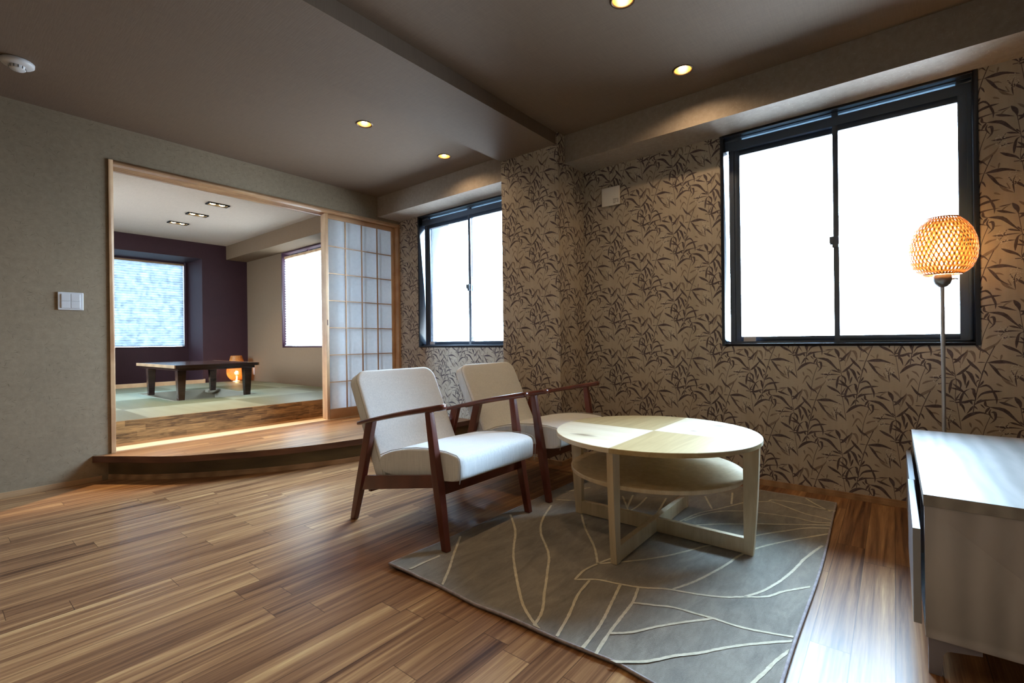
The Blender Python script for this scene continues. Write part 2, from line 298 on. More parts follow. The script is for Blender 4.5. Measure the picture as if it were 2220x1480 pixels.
# ---------------------------------------------------------------- mesh helpers
class MB:
    def __init__(s): s.v = []; s.f = []; s.m = []; s.sm = []
    def face(s, pts, mi=0, smooth=False):
        n = len(s.v); s.v += [tuple(p) for p in pts]; s.f.append(tuple(range(n, n+len(pts)))); s.m.append(mi); s.sm.append(smooth)
    def grid(s, rows, mi=0, smooth=True, close_u=False, close_v=False):
        n = len(s.v); R = len(rows); C = len(rows[0])
        for r in rows: s.v += [tuple(p) for p in r]
        for i in range(R if close_v else R-1):
            for j in range(C if close_u else C-1):
                a, b = i % R, (i+1) % R; c, d = j % C, (j+1) % C
                s.f.append((n+a*C+c, n+a*C+d, n+b*C+d, n+b*C+c)); s.m.append(mi); s.sm.append(smooth)
    def box(s, x0, x1, y0, y1, z0, z1, mi=0):
        if x0 > x1: x0, x1 = x1, x0
        if y0 > y1: y0, y1 = y1, y0
        if z0 > z1: z0, z1 = z1, z0
        n = len(s.v); s.v += [(x0,y0,z0),(x1,y0,z0),(x1,y1,z0),(x0,y1,z0),(x0,y0,z1),(x1,y0,z1),(x1,y1,z1),(x0,y1,z1)]
        for f in ((0,3,2,1),(4,5,6,7),(0,1,5,4),(1,2,6,5),(2,3,7,6),(3,0,4,7)): s.f.append(tuple(n+i for i in f)); s.m.append(mi); s.sm.append(False)
    def hexa(s, A, B, mi=0):
        """prism between two equal-length loops A and B"""
        n = len(s.v); k = len(A); s.v += [tuple(p) for p in A]+[tuple(p) for p in B]
        s.f.append(tuple(n+i for i in reversed(range(k)))); s.f.append(tuple(n+k+i for i in range(k))); s.m += [mi, mi]; s.sm += [False, False]
        for i in range(k): j = (i+1) % k; s.f.append((n+i, n+j, n+k+j, n+k+i)); s.m.append(mi); s.sm.append(False)
    def tube(s, pts, r, seg=10, mi=0, caps=True):
        P = [Vector(p) for p in pts]; rows = []
        rr = r if isinstance(r, (list, tuple)) else [r]*len(P)
        for i, p in enumerate(P):
            d = (P[min(i+1, len(P)-1)]-P[max(i-1, 0)]).normalized(); a = d.orthogonal().normalized() if i == 0 else (a - d*a.dot(d)).normalized(); b = d.cross(a)
            rows.append([p+(a*math.cos(2*PI*k/seg)+b*math.sin(2*PI*k/seg))*rr[i] for k in range(seg)])
        s.grid(rows, mi, True, close_u=True)
        if caps: s.face(rows[0][::-1], mi); s.face(rows[-1], mi)
    def lathe(s, prof, c=(0, 0, 0), seg=32, mi=0, smooth=True):
        rows = [[(c[0]+r*math.cos(2*PI*k/seg), c[1]+r*math.sin(2*PI*k/seg), c[2]+z) for k in range(seg)] for r, z in prof]
        s.grid(rows, mi, smooth, close_u=True)
    def build(s, name, mats, parent=None, bevel=0, seg=2, loc=None, recalc=True, fix_normals=False):
        me = bpy.data.meshes.new(name); me.from_pydata(s.v, [], s.f)
        if not isinstance(mats, (list, tuple)): mats = [mats]
        for m in mats: me.materials.append(MAT[m] if isinstance(m, str) else m)
        me.polygons.foreach_set('material_index', s.m); me.polygons.foreach_set('use_smooth', s.sm); me.update()
        if fix_normals or bevel:
            import bmesh
            bm = bmesh.new(); bm.from_mesh(me); bmesh.ops.remove_doubles(bm, verts=bm.verts, dist=1e-6); bmesh.ops.recalc_face_normals(bm, faces=bm.faces); bm.to_mesh(me); bm.free()
        o = bpy.data.objects.new(name, me); COL.objects.link(o)
        if loc: o.location = loc
        if parent: o.parent = parent
        if bevel:
            b = o.modifiers.new('bevel', 'BEVEL'); b.width = bevel; b.segments = seg; b.limit_method = 'ANGLE'; b.angle_limit = math.radians(35)
            for p in me.polygons: p.use_smooth = True
            o.modifiers.new('normals', 'WEIGHTED_NORMAL')
        return o
def struct(o, label=None):
    o['kind'] = 'structure'
    if label: o['label'] = label
    return o
def thing(name, label, cat, loc=(0, 0, 0), rz=0, group=None):
    o = bpy.data.objects.new(name, None); COL.objects.link(o); o.location = loc; o.rotation_euler = (0, 0, rz); o.empty_display_size = .05
    return tag(o, label, cat, group)
def tag(o, label, cat, group=None):
    o['label'] = label; o['category'] = cat
    if group: o['group'] = group
    return o
def copy_tree(o, parent=None):
    c = o.copy(); COL.objects.link(c)
    if parent: c.parent = parent
    for ch in list(o.children): copy_tree(ch, c)
    return c
def boxo(name, mat, d, parent=None, bevel=0):
    m = MB(); m.box(*d); return m.build(name, mat, parent, bevel)

# ================================================================ surface patterns
def clip(poly, r):
    a0, a1, b0, b1 = r
    for ax, lim, s in ((0, a0, 1), (0, a1, -1), (1, b0, 1), (1, b1, -1)):
        out = []
        for i in range(len(poly)):
            p, q = poly[i-1], poly[i]; ip = (p[ax]-lim)*s >= 0; iq = (q[ax]-lim)*s >= 0
            if ip != iq:
                t = (lim-p[ax])/(q[ax]-p[ax]); out.append((p[0]+t*(q[0]-p[0]), p[1]+t*(q[1]-p[1])))
            if iq: out.append(q)
        poly = out
        if len(poly) < 3: return []
    return poly
def smooth_path(pts, n):
    """Catmull-Rom through the points"""
    P = [pts[0]]+list(pts)+[pts[-1]]; out = []
    segs = len(pts)-1
    for k in range(n+1):
        u = k/n*segs; i = min(int(u), segs-1); t = u-i; p0, p1, p2, p3 = P[i:i+4]
        out.append(tuple(.5*((2*p1[a])+(-p0[a]+p2[a])*t+(2*p0[a]-5*p1[a]+4*p2[a]-p3[a])*t*t+(-p0[a]+3*p1[a]-3*p2[a]+p3[a])*t**3) for a in range(2)))
    return out
def ribbon(pts, w, n, taper=True, jitter=0, rng=None):
    c = smooth_path(pts, n); L = []; R = []
    for i, p in enumerate(c):
        a = c[max(i-1, 0)]; b = c[min(i+1, n)]; dx, dy = b[0]-a[0], b[1]-a[1]; l = math.hypot(dx, dy) or 1
        s = i/n; k = (min(1, (s*3.2+.12))*min(1, ((1-s)*1.7+.03))) if taper else 1
        ja = rng.uniform(-jitter, jitter) if rng else 0; jb = rng.uniform(-jitter, jitter) if rng else 0
        L.append((p[0]-dy/l*(w*k/2+ja), p[1]+dx/l*(w*k/2+ja))); R.append((p[0]+dy/l*(w*k/2+jb), p[1]-dx/l*(w*k/2+jb)))
    return [(L[i], L[i+1], R[i+1], R[i]) for i in range(n)]
# one repeat of the bamboo print, (u, z) in metres: centre line, width, tone
LEAVES = [([(-0.2779,0.5916),(-0.2676,0.5028),(-0.2631,0.4615),(-0.2689,0.3745),(-0.2606,0.3456),(-0.246,0.2124)],0.002,0),([(-0.117,0.6568),(-0.1492,0.5709),(-0.1712,0.4818),(-0.1811,0.4399),(-0.1912,0.3832),(-0.2003,0.3117)],0.003,0),([(-0.3863,0.5357),(-0.4107,0.4539),(-0.4236,0.3478)],0.002,0),([(-0.2416,0.6533),(-0.2476,0.5401)],0.002,1),([(-0.3871,0.5846),(-0.3371,0.5742),(-0.3021,0.536),(-0.2677,0.4939)],0.0133,0),([(-0.4037,0.6173),(-0.4027,0.5928),(-0.3858,0.5847)],0.0083,0),([(-0.3871,0.5846),(-0.3991,0.5654),(-0.4071,0.5464)],0.0083,0),([(-0.3833,0.5757),(-0.39,0.5538),(-0.3812,0.533),(-0.371,0.5185)],0.006,0),([(-0.3835,0.5573),(-0.3693,0.5583),(-0.3683,0.5248),(-0.3893,0.4987)],0.0093,0),([(-0.2455,0.2599),(-0.2161,0.2935),(-0.1753,0.312),(-0.1378,0.3009)],0.0126,0),([(-0.3682,0.537),(-0.3349,0.535)],0.0047,1),([(-0.4444,0.5189),(-0.4233,0.5052),(-0.4117,0.4815)],0.0073,1),([(-0.4668,0.4238),(-0.4449,0.4693),(-0.4316,0.4705),(-0.4148,0.4381)],0.0073,1),([(-0.4479,0.4412),(-0.4218,0.3974),(-0.4009,0.3842),(-0.3842,0.3615)],0.0093,0),([(-0.4141,0.3766),(-0.3982,0.3937),(-0.3616,0.4219),(-0.3434,0.451)],0.0116,1),([(-0.3434,0.451),(-0.313,0.4569),(-0.2855,0.4564)],0.006,0),([(-0.4003,0.4487),(-0.3793,0.4629),(-0.3407,0.4724)],0.008,1),([(-0.3713,0.488),(-0.3431,0.4859),(-0.3026,0.4879),(-0.2678,0.4864)],0.0073,0),([(-0.3162,0.5138),(-0.2924,0.5067),(-0.2677,0.4969)],0.0073,0),([(-0.2823,0.5225),(-0.2676,0.5028)],0.0053,0),([(-0.264,0.5002),(-0.243,0.5168),(-0.2184,0.5453),(-0.1965,0.5763)],0.01,0),([(-0.2228,0.5907),(-0.2038,0.5611),(-0.1802,0.5336),(-0.1674,0.5083)],0.0106,0),([(-0.2381,0.5172),(-0.2311,0.4852),(-0.2291,0.447)],0.0113,0),([(-0.2283,0.5268),(-0.2091,0.5078),(-0.1951,0.4679),(-0.1835,0.4397)],0.012,0),([(-0.2142,0.4779),(-0.2218,0.4506),(-0.2268,0.4324)],0.0073,0),([(-0.1911,0.5122),(-0.1806,0.4926),(-0.1748,0.4844)],0.0067,0),([(-0.1441,0.4987),(-0.1509,0.5185),(-0.1614,0.5278),(-0.1699,0.4935)],0.006,0),([(-0.1748,0.4814),(-0.1844,0.4718),(-0.1881,0.4568)],0.004,0),([(-0.1595,0.477),(-0.1691,0.4586),(-0.1811,0.4399)],0.0067,0),([(-0.291,0.402),(-0.2882,0.4352),(-0.2803,0.4719),(-0.2629,0.4824)],0.0093,0),([(-0.2678,0.4849),(-0.2508,0.4686),(-0.2461,0.4453),(-0.2537,0.4178)],0.0086,0),([(-0.278,0.4571),(-0.2584,0.4381),(-0.2319,0.4082),(-0.2152,0.3776)],0.0086,0),([(-0.2882,0.4352),(-0.2586,0.4262),(-0.2319,0.4082)],0.0067,0),([(-0.3399,0.4195),(-0.3135,0.4026),(-0.2837,0.3848),(-0.269,0.3655)],0.0113,0),([(-0.2496,0.338),(-0.2468,0.377),(-0.2318,0.4171),(-0.2075,0.4343)],0.0086,0),([(-0.2075,0.4343),(-0.1956,0.4238),(-0.1912,0.3832)],0.0086,0),([(-0.2003,0.4292),(-0.1934,0.4006),(-0.1889,0.3747)],0.01,0),([(-0.0928,0.4258),(-0.1367,0.4212),(-0.1696,0.4061),(-0.1865,0.375)],0.01,0),([(-0.1811,0.4385),(-0.1504,0.4532),(-0.1296,0.4335),(-0.1138,0.389)],0.008,0),([(-0.1296,0.4335),(-0.1138,0.389),(-0.1141,0.3573)],0.008,0),([(-0.2716,0.3578),(-0.2323,0.3608),(-0.2057,0.3728),(-0.1866,0.372)],0.0106,0),([(-0.1963,0.3489),(-0.1723,0.3693),(-0.1394,0.3789),(-0.0841,0.3838)],0.008,0),([(-0.2129,0.3749),(-0.2023,0.3496)],0.0093,0),([(-0.2482,0.356),(-0.2375,0.3336),(-0.2305,0.3034)],0.008,0),([(-0.2,0.344),(-0.211,0.3221),(-0.2257,0.2996)],0.0073,0),([(-0.1976,0.3443),(-0.1823,0.3257)],0.006,0),([(-0.1725,0.3547),(-0.1551,0.332)],0.0053,0),([(-0.189,0.3629),(-0.1651,0.3832)],0.0047,0),([(-0.2715,0.3652),(-0.2542,0.3732),(-0.2507,0.3587),(-0.2716,0.3533)],0.0047,0),([(-0.269,0.3655),(-0.2589,0.3875),(-0.244,0.4158)],0.0053,0),([(-0.2914,0.363),(-0.2715,0.3622)],0.0033,0),([(-0.3467,0.6327),(-0.3212,0.6356),(-0.2986,0.6413)],0.0047,0),([(-0.2985,0.6428),(-0.2814,0.6123),(-0.2779,0.5856)],0.0146,0),([(-0.3393,0.6058),(-0.3239,0.6249),(-0.3011,0.6382)],0.0053,1),([(-0.3546,0.614),(-0.3216,0.6024),(-0.2866,0.5881)],0.01,0),([(-0.2779,0.5871),(-0.257,0.5811),(-0.2473,0.5669)],0.0073,0),([(-0.2744,0.565),(-0.257,0.5811),(-0.2372,0.6091),(-0.2176,0.628)],0.0106,0),([(-0.2176,0.628),(-0.2008,0.623),(-0.1915,0.5913),(-0.1942,0.5677)],0.0113,1),([(-0.2175,0.6368),(-0.23,0.6006),(-0.2426,0.5554)],0.01,1),([(-0.2761,0.6485),(-0.2541,0.6259),(-0.2445,0.6056)],0.0086,1),([(-0.1834,0.5714),(-0.1492,0.5709)],0.004,0),([(-0.395,0.3266),(-0.3497,0.332),(-0.3143,0.3287),(-0.2634,0.3066)],0.014,0),([(-0.3885,0.3243),(-0.3681,0.2963),(-0.3454,0.2597),(-0.3052,0.2291)],0.01,0),([(-0.3681,0.2963),(-0.345,0.2931),(-0.3299,0.283)],0.0067,1),([(-0.3454,0.2597),(-0.3203,0.2269),(-0.2904,0.2072)],0.0113,1),([(-0.3417,0.3693),(-0.3471,0.3384)],0.0067,1),([(-0.3751,0.3625),(-0.3573,0.3478)],0.0033,1),([(-0.2904,0.2072),(-0.2949,0.2606),(-0.2846,0.2949)],0.0047,0),([(-0.2949,0.2576),(-0.3096,0.2886)],0.0033,0),([(-0.29,0.2493),(-0.27,0.267)],0.0033,0),([(-0.3052,0.2291),(-0.3175,0.2605)],0.0033,1),([(-0.3637,0.2207),(-0.3383,0.2062)],0.008,1),([(-0.2899,0.2643),(-0.2653,0.2408),(-0.246,0.2168)],0.0093,0),([(-0.3174,0.5137),(-0.3355,0.479),(-0.3484,0.4596)],0.004,0),([(-0.214,0.2569),(-0.2071,0.2284)],0.0073,1)]
random.seed(7)
SPRAY = []
for cu, cz, rad, n in ((-.292, .285, .030, 46), (-.336, .476, .028, 30), (-.325, .44, .022, 22), (-.285, .262, .022, 20)):
    for _ in range(n):
        a = random.uniform(0, 2*PI); r = rad*math.sqrt(random.random()); l = random.uniform(.003, .008); d = random.uniform(0, PI)
        x, y = cu+r*math.cos(a)*.8, cz+r*math.sin(a)*1.25
        SPRAY.append(((x, y), (x+l*math.cos(d), y+l*math.sin(d))))
def print_bamboo(mb, rects, to3d):
    """bamboo leaves printed on the paper, cut where the paper ends; to3d(u, z, lift) gives the point"""
    polys = []
    for ci, (pts, wd, tone) in enumerate(LEAVES):
        steps = 9 if len(pts) > 2 else 4
        stem = wd < .0035
        for q in ribbon(pts, max(wd*1.28, .0025), steps, not stem): polys.append((q, 2 if tone else 1, .00012+.0000035*ci+(.00005 if tone == 0 else 0)))
    for a, b in SPRAY:
        for q in ribbon((a, b), .0018, 1, False): polys.append((q, 3, .0005))
    us = [r[0] for r in rects]+[r[1] for r in rects]
    for i in range(int((min(us)+.0)/.249)-3, int(max(us)/.249)+4):
        for j in range(-1, 6):
            du, dz = i*.249, (i*.243) % .486 + j*.486 - .486
            for q, mi, lift in polys:
                qq = [(p[0]+du+.269, p[1]+dz) for p in q]
                # bounding test, then clip
                for r in rects:
                    if max(p[0] for p in qq) < r[0] or min(p[0] for p in qq) > r[1] or max(p[1] for p in qq) < r[2] or min(p[1] for p in qq) > r[3]: continue
                    c = clip(qq, r)
                    if c: mb.face([to3d(p[0], p[1], lift) for p in c], mi)
def fibres(mb, rect, to3d, n, seed, mi=1, lmin=.012, lmax=.04, w=.0012, cluster=False, lift=.0003):
    rng = random.Random(seed)
    for k in range(n):
        u, z = rng.uniform(rect[0], rect[1]), rng.uniform(rect[2], rect[3]); a = rng.gauss(0, .9); l = rng.uniform(lmin, lmax); cv = rng.uniform(-.5, .5)
        p1 = (u+l/2*math.cos(a), z+l/2*math.sin(a)); p2 = (p1[0]+l/2*math.cos(a+cv), p1[1]+l/2*math.sin(a+cv))
        for q in ribbon(((u, z), p1, p2), w*rng.uniform(.6, 1.3), 3, True):
            c = clip(list(q), rect)
            if c: mb.face([to3d(p[0], p[1], lift) for p in c], mi)
def cells(rect, holes):
    xs = sorted({rect[0], rect[1], *[min(max(h[i], rect[0]), rect[1]) for h in holes for i in (0, 1)]}); ys = sorted({rect[2], rect[3], *[min(max(h[i], rect[2]), rect[3]) for h in holes for i in (2, 3)]})
    out = []
    for i in range(len(xs)-1):
        for j in range(len(ys)-1):
            cx, cy = (xs[i]+xs[i+1])/2, (ys[j]+ys[j+1])/2
            if not any(h[0] < cx < h[1] and h[2] < cy < h[3] for h in holes): out.append((xs[i], xs[i+1], ys[j], ys[j+1]))
    return out
def slab(mb, rect, holes, P, t, mi=0):
    """plate with rectangular holes; P(u, v, w) maps to space, thickness t along w"""
    cs = cells(rect, holes)
    for a0, a1, b0, b1 in cs:
        mb.face([P(a0, b0, 0), P(a1, b0, 0), P(a1, b1, 0), P(a0, b1, 0)], mi); mb.face([P(a0, b0, t), P(a0, b1, t), P(a1, b1, t), P(a1, b0, t)], mi)
    for r in [rect]+list(holes):
        a0, a1, b0, b1 = r
        for (p, q) in (((a0, b0), (a1, b0)), ((a1, b0), (a1, b1)), ((a1, b1), (a0, b1)), ((a0, b1), (a0, b0))):
            mb.face([P(*p, 0), P(*q, 0), P(*q, t), P(*p, t)], mi)
    return cs

# ================================================================ living room shell
# floor
mb = MB(); mb.box(XL, XB, YN, YA, -.05, 0); struct(mb.build('floor', 'floor'))
# ceiling with the round holes of the downlights
DL = [(2.033, 2.986), (2.823, 2.990), (2.836, .959), (2.072, .975), (1.30, .97), (.52, .97), (-.3, .97), (-.35, 2.98)]
DLR = .052
def ceiling_plate(name, rect, lights, z, t, mat, R, sq=False, size=None):
    m = MB(); hs = [(x-.07, x+.07, y-.07, y+.07) if not sq else (x-size[0], x+size[0], y-size[1], y+size[1]) for x, y in lights]
    P = lambda u, v, w_: (u, v, z+w_)
    for a0, a1, b0, b1 in cells(rect, hs): m.face([(a0, b1, z), (a1, b1, z), (a1, b0, z), (a0, b0, z)])
    if not sq:
        for x, y in lights:
            K = 32; sqp = []
            for k in range(K):
                a = 2*PI*k/K+PI/4; c, s_ = math.cos(a), math.sin(a); q = .07/max(abs(c), abs(s_)); sqp.append((x+c*q, y+s_*q, z))
            cp = [(x+R*math.cos(2*PI*k/K+PI/4), y+R*math.sin(2*PI*k/K+PI/4), z) for k in range(K)]
            for k in range(K): m.face([sqp[k], cp[k], cp[(k+1) % K], sqp[(k+1) % K]])
    a0, a1, b0, b1 = rect; m.face([(a0, b0, z+t), (a1, b0, z+t), (a1, b1, z+t), (a0, b1, z+t)])
    for (p, q) in (((a0, b0), (a1, b0)), ((a1, b0), (a1, b1)), ((a1, b1), (a0, b1)), ((a0, b1), (a0, b0))): m.face([(*p, z), (*q, z), (*q, z+t), (*p, z+t)])
    return struct(m.build(name, mat))
ceiling_plate('ceiling', (XL, XB, YN, YA), DL, ZC, .25, 'ceiling', DLR)
struct(boxo('ceiling_beam', 'beam', (XL, XC+.02, YC+.02, YC2, ZB, ZC)))
def soffit(name, y0, y1, seed, x0=XS, mat='soffit'):
    m = MB(); m.box(x0, XB, y0, y1, ZS, ZC)
    fibres(m, (y0, y1, x0, XB), lambda u, v, w_: (v, u, ZS-w_), int(420*(y1-y0)), seed, 1, .008, .03, .0012)
    fibres(m, (y0, y1, ZS, ZC), lambda u, v, w_: (x0-w_, u, v), int(180*(y1-y0)), seed+1, 1, .008, .03, .0010)
    return struct(m.build(name, [mat, 'silk']))
soffit('ceiling_soffit_right', YN, YC, 11); soffit('ceiling_soffit_left', YC2, YA, 21)

# window wall with bamboo paper, continuing round the column
W1 = (-.350, .915, .903, ZS); W2 = (2.60, 4.066, .899, ZS)
mb = MB(); holes = [W1, W2]
slab(mb, (YN, YA, 0, ZC), holes, lambda u, v, w_: (XB+w_, u, v), .16)
rects = [(-c[1], -c[0], max(c[2], .036), min(c[3], ZS)) for c in cells((YN, YA, 0, ZC), holes) if c[2] < ZS-.01]
rects = [r for r in rects if r[3] > r[2] and r[0] < .62]
print_bamboo(mb, [r for r in rects], lambda u, z, l: (XB-l, -u, z))
struct(mb.build('wall_right', ['paper', 'leaf', 'leaf2', 'spray']))
mb = MB(); mb.box(XC, XB-.001, YC, YC2, 0, ZC-.001)
print_bamboo(mb, [(-YC2, -YC, .036, ZC)], lambda u, z, l: (XC-l, -u, z))
print_bamboo(mb, [(-YC, -YC+XB-XC, .036, ZC)], lambda u, z, l: (XC+u+YC, YC-l, z))
struct(mb.build('wall_column', ['paper', 'leaf', 'leaf2', 'spray']))

# wall with the sliding-screen opening
OP = (.880, 3.405, ZSTEP, 2.268)
mb = MB(); slab(mb, (XL, XB, 0, ZC+.05), [(OP[0], XB-.001, 0, OP[3]+.02)], lambda u, v, w_: (u, YA+w_, v), .20)
T = lambda u, v, w_: (u, YA-w_, v)
fibres(mb, (-.9, .86, .04, ZC), T, 1500, 3, 1, .012, .045, .0015); fibres(mb, (.86, 3.1, 2.3, ZC), T, 420, 4, 1, .012, .04, .0014)
struct(mb.build('wall_left', ['plaster', 'straw']))
struct(boxo('wall_back', 'plaster', (XL-.1, XL, YN-.1, YA+.2, 0, ZC+.05))); struct(boxo('wall_near', 'plaster', (XL, XB+.16, YN-.1, YN, 0, ZC+.05)))
def two_step(name, d, axis, parent=None):
    """baseboard with a small rebate along its upper edge; d = box of the board, axis = outward direction"""
    x0, x1, y0, y1, z0, z1 = d; m = MB(); zm = z0+(z1-z0)*.62; m.box(x0, x1, y0, y1, z0, zm)
    k = .004
    if axis == '-x': m.box(x0+k, x1, y0, y1, zm, z1)
    else: m.box(x0, x1, y0+k, y1, zm, z1)
    return struct(m.build(name, 'base'))
two_step('baseboard_left', (XL, .80, YA-.012, YA, 0, .036), '-y')
two_step('baseboard_right', (XB-.012, XB, YN, YC-.01, 0, .036), '-x')
two_step('baseboard_right', (XB-.012, XB, YC2+.01, 3.3, 0, .036), '-x')
mb = MB(); mb.box(XC-.012, XC, YC-.012, YC2+.012, 0, .036); mb.box(XC, XB-.012, YC-.012, YC, 0, .036); mb.box(XC, XB-.012, YC2, YC2+.012, 0, .036); struct(mb.build('baseboard_column', 'base'))

# curved step in front of the screens
EDGE = [(.750, YA), (.790, 4.335), (.902, 4.182), (1.094, 3.917), (1.316, 3.748), (1.552, 3.590), (1.826, 3.462), (2.24, 3.353), (2.75, 3.29), (3.15, 3.268), (XB, 3.262)]
FOOT = [(.838, YA), (.861, 4.368), (.966, 4.207), (1.125, 4.034), (1.340, 3.845), (1.587, 3.668), (1.88, 3.515), (2.229, 3.395), (2.75, 3.33), (3.15, 3.305), (XB, 3.30)]
def curve_pts(P, n=60): return smooth_path(P, n)
e = curve_pts(EDGE); f = curve_pts(FOOT)
mb = MB(); top = [(x, y, ZSTEP) for x, y in e]+[(XB, YR, ZSTEP), (.2, YR, ZSTEP), (.2, YA+.2, ZSTEP), (OP[0]-.05, YA+.2, ZSTEP), (OP[0]-.05, YA, ZSTEP)]
mb.face(top[::-1]); 
mb.grid([[(x, y, ZSTEP) for x, y in e], [(x, y, ZSTEP-.045) for x, y in e]], 1, True)
mb.grid([[(x, y, ZSTEP-.045) for x, y in e], [(x, y, ZSTEP-.045) for x, y in f]], 1, True)
mb.grid([[(x, y, ZSTEP-.045) for x, y in f], [(x, y, 0) for x, y in f]], 2, True)
struct(mb.build('floor_step', ['step_top', 'nosing', 'riser']))
mb = MB(); off = .010
fo = []
for i, (x, y) in enumerate(f):
    a, b = f[max(i-1, 0)], f[min(i+1, len(f)-1)]; dx, dy = b[0]-a[0], b[1]-a[1]; l = math.hypot(dx, dy); fo.append((x+dy/l*off, y-dx/l*off))
mid = [((x+a)/2, (y+b)/2) for (x, y), (a, b) in zip(f, fo)]
mb.grid([[(x, y, 0) for x, y in fo], [(x, y, .023) for x, y in fo], [(x, y, .023) for x, y in mid], [(x, y, .036) for x, y in mid], [(x, y, .036) for x, y in f]], 0, False)
struct(mb.build('baseboard_step', 'base'))

# door casing, head track and sill
mb = MB(); c = .027; yf = YA-.010
mb.box(OP[0]-c, OP[0], yf, YA+.20, ZSTEP+.0005, OP[3]+c); mb.box(OP[0], XB-.001, yf, YA+.055, OP[3], OP[3]+c)
mb.box(OP[1], XB-.001, yf, YA+.20, ZSTEP+.0005, OP[3])
mb.box(OP[0], OP[1], YA+.055, YA+.20, OP[3]+.012, OP[3]+c)
for k in range(4): mb.box(OP[0], OP[1], YA+.055+.0365*k-.004, YA+.055+.0365*k+.004, OP[3], OP[3]+.012)
mb.box(OP[0], OP[1], YA+.172, YA+.20, OP[3], OP[3]+.012)
struct(mb.build('trim_1', 'trim', bevel=.0012))
mb = MB(); mb.box(OP[0], OP[1], YA+.045, YA+.215, ZSTEP, ZSTEP+.004); struct(mb.build('trim_2', 'trim_light'))

# three shoji screens stacked at the right
def shoji(n, x0, x1, y0, paper, front):
    z0, z1 = ZSTEP+.005, OP[3]-.002; t = .030; m = MB(); st = .030; tr = .045; br = .098
    m.box(x0, x0+st, y0, y0+t, z0, z1); m.box(x1-st, x1, y0, y0+t, z0, z1); m.box(x0+st, x1-st, y0, y0+t, z1-tr, z1); m.box(x0+st, x1-st, y0, y0+t, z0, z0+br)
    root = m.build('door_%d' % n, 'trim', bevel=.0012); struct(root)
    if front: root['label'] = 'wooden shoji screen with a paper grid four panes wide'
    g = MB(); w_ = x1-x0-2*st
    for k in range(1, 4): xx = x0+st+w_*k/4+.004; g.box(xx-.0055, xx+.0055, y0+.007, y0+.018, z0+br, z1-tr)
    for k in range(1, 7): zz = 1.944-(k-1)*.277; g.box(x0+st, x1-st, y0+.009, y0+.017, zz-.0045, zz+.0045)
    g.build('lattice', 'trim', root)
    p = MB(); p.box(x0+st, x1-st, y0+.0185, y0+.0193, z0+br, z1-tr); p.build('paper', paper, root)
    if front:
        h = MB(); zh = 1.165; h.box(x0+.008, x0+.020, y0-.0008, y0+.001, zh-.028, zh+.028); h.build('finger_pull', 'nosing', root)
shoji(1, 2.562, 3.404, YA+.060, 'shoji', True); shoji(2, 2.566, 3.404, YA+.097, 'shoji2', False); shoji(3, 2.570, 3.404, YA+.134, 'shoji2', False)

# ================================================================ windows
def aluminium_window(n, y0, y1, z0, z1, mid, lock_z, sticker, label):
    """two-pane sliding window in the wall at x = XB, black frame, two daylight slots over the sashes"""
    X = XB; c = .020; m = MB()
    m.box(X-.006, X+.12, y0, y0+c, z0, z1); m.box(X-.006, X+.12, y1-c, y1, z0, z1); m.box(X-.006, X+.12, y0+c, y1-c, z0, z0+.017); m.box(X-.006, X+.12, y0+c, y1-c, z1-.014, z1)
    root = struct(m.build('window_%d' % n, 'black', bevel=.0015), label)
    h = MB(); xa, xb = X+.045, X+.11; jy0, jy1 = y0+c, y1-c
    zs0, zs1 = 2.290, 2.312; ya, yb = y0+c+.06, y1-c-.10; my = mid
    h.box(xa, xb, jy0, jy1, zs1, z1-.014); h.box(xa, xb, jy0, jy1, 2.235, zs0); h.box(xa, xb, jy0, ya, zs0, zs1); h.box(xa, xb, yb, jy1, zs0, zs1); h.box(xa, xb, my-.016, my+.016, zs0, zs1)
    h.box(xa, xb, jy0, jy0+.018, z0+.017, 2.235); h.box(xa+.02, xb, jy1-.050, jy1-.018, z0+.017, 2.235); h.box(xa, xb, jy0, jy1, z0+.017, z0+.030)
    h.build('frame', 'black_glare', root, bevel=.001)
    s = MB(); s.box(X+.075, X+.076, ya, my-.016, zs0, zs1); s.box(X+.075, X+.076, my+.016, yb, zs0, zs1); s.build('vent_slot', 'frost', root)
    def sash(a, b, xf, l, r):
        q = MB(); zb, zt = z0+.062, 2.200
        q.box(xf, xf+.024, a, a+r, z0+.030, 2.235); q.box(xf, xf+.024, b-l, b, z0+.030, 2.235); q.box(xf, xf+.024, a+r, b-l, z0+.030, zb); q.box(xf, xf+.024, a+r, b-l, zt, 2.235)
        so = q.build('sash', 'black_glare', root, bevel=.001)
        g = MB(); g.box(xf+.010, xf+.014, a+r, b-l, zb, zt); g.build('glass_pane', 'glass', so); return so
    sash(jy0+.018, my+.014, X+.048, .028, .036); sb = sash(my-.014, jy1-.050, X+.078, .034, .028)
    k = MB(); k.box(X+.034, X+.048, my-.012, my+.030, lock_z-.012, lock_z+.035); k.box(X+.034, X+.048, my-.012, my+.020, lock_z-.032, lock_z-.012); k.box(X+.026, X+.036, my+.012, my+.032, lock_z-.005, lock_z+.035)
    k.build('crescent_lock', 'black_glare', root, bevel=.002)
    if sticker:
        k = MB(); yy = jy1-.105; k.box(X+.0476, X+.0478, yy-.075, yy, z0+.028, z0+.061); k.build('label_sticker', 'plate', root)
    return root
aluminium_window(1, *W1, .268, 1.528, True, 'large black framed sliding window behind the floor lamp')
aluminium_window(2, *W2, 3.338, 1.50, True, 'narrower black framed sliding window left of the papered column')

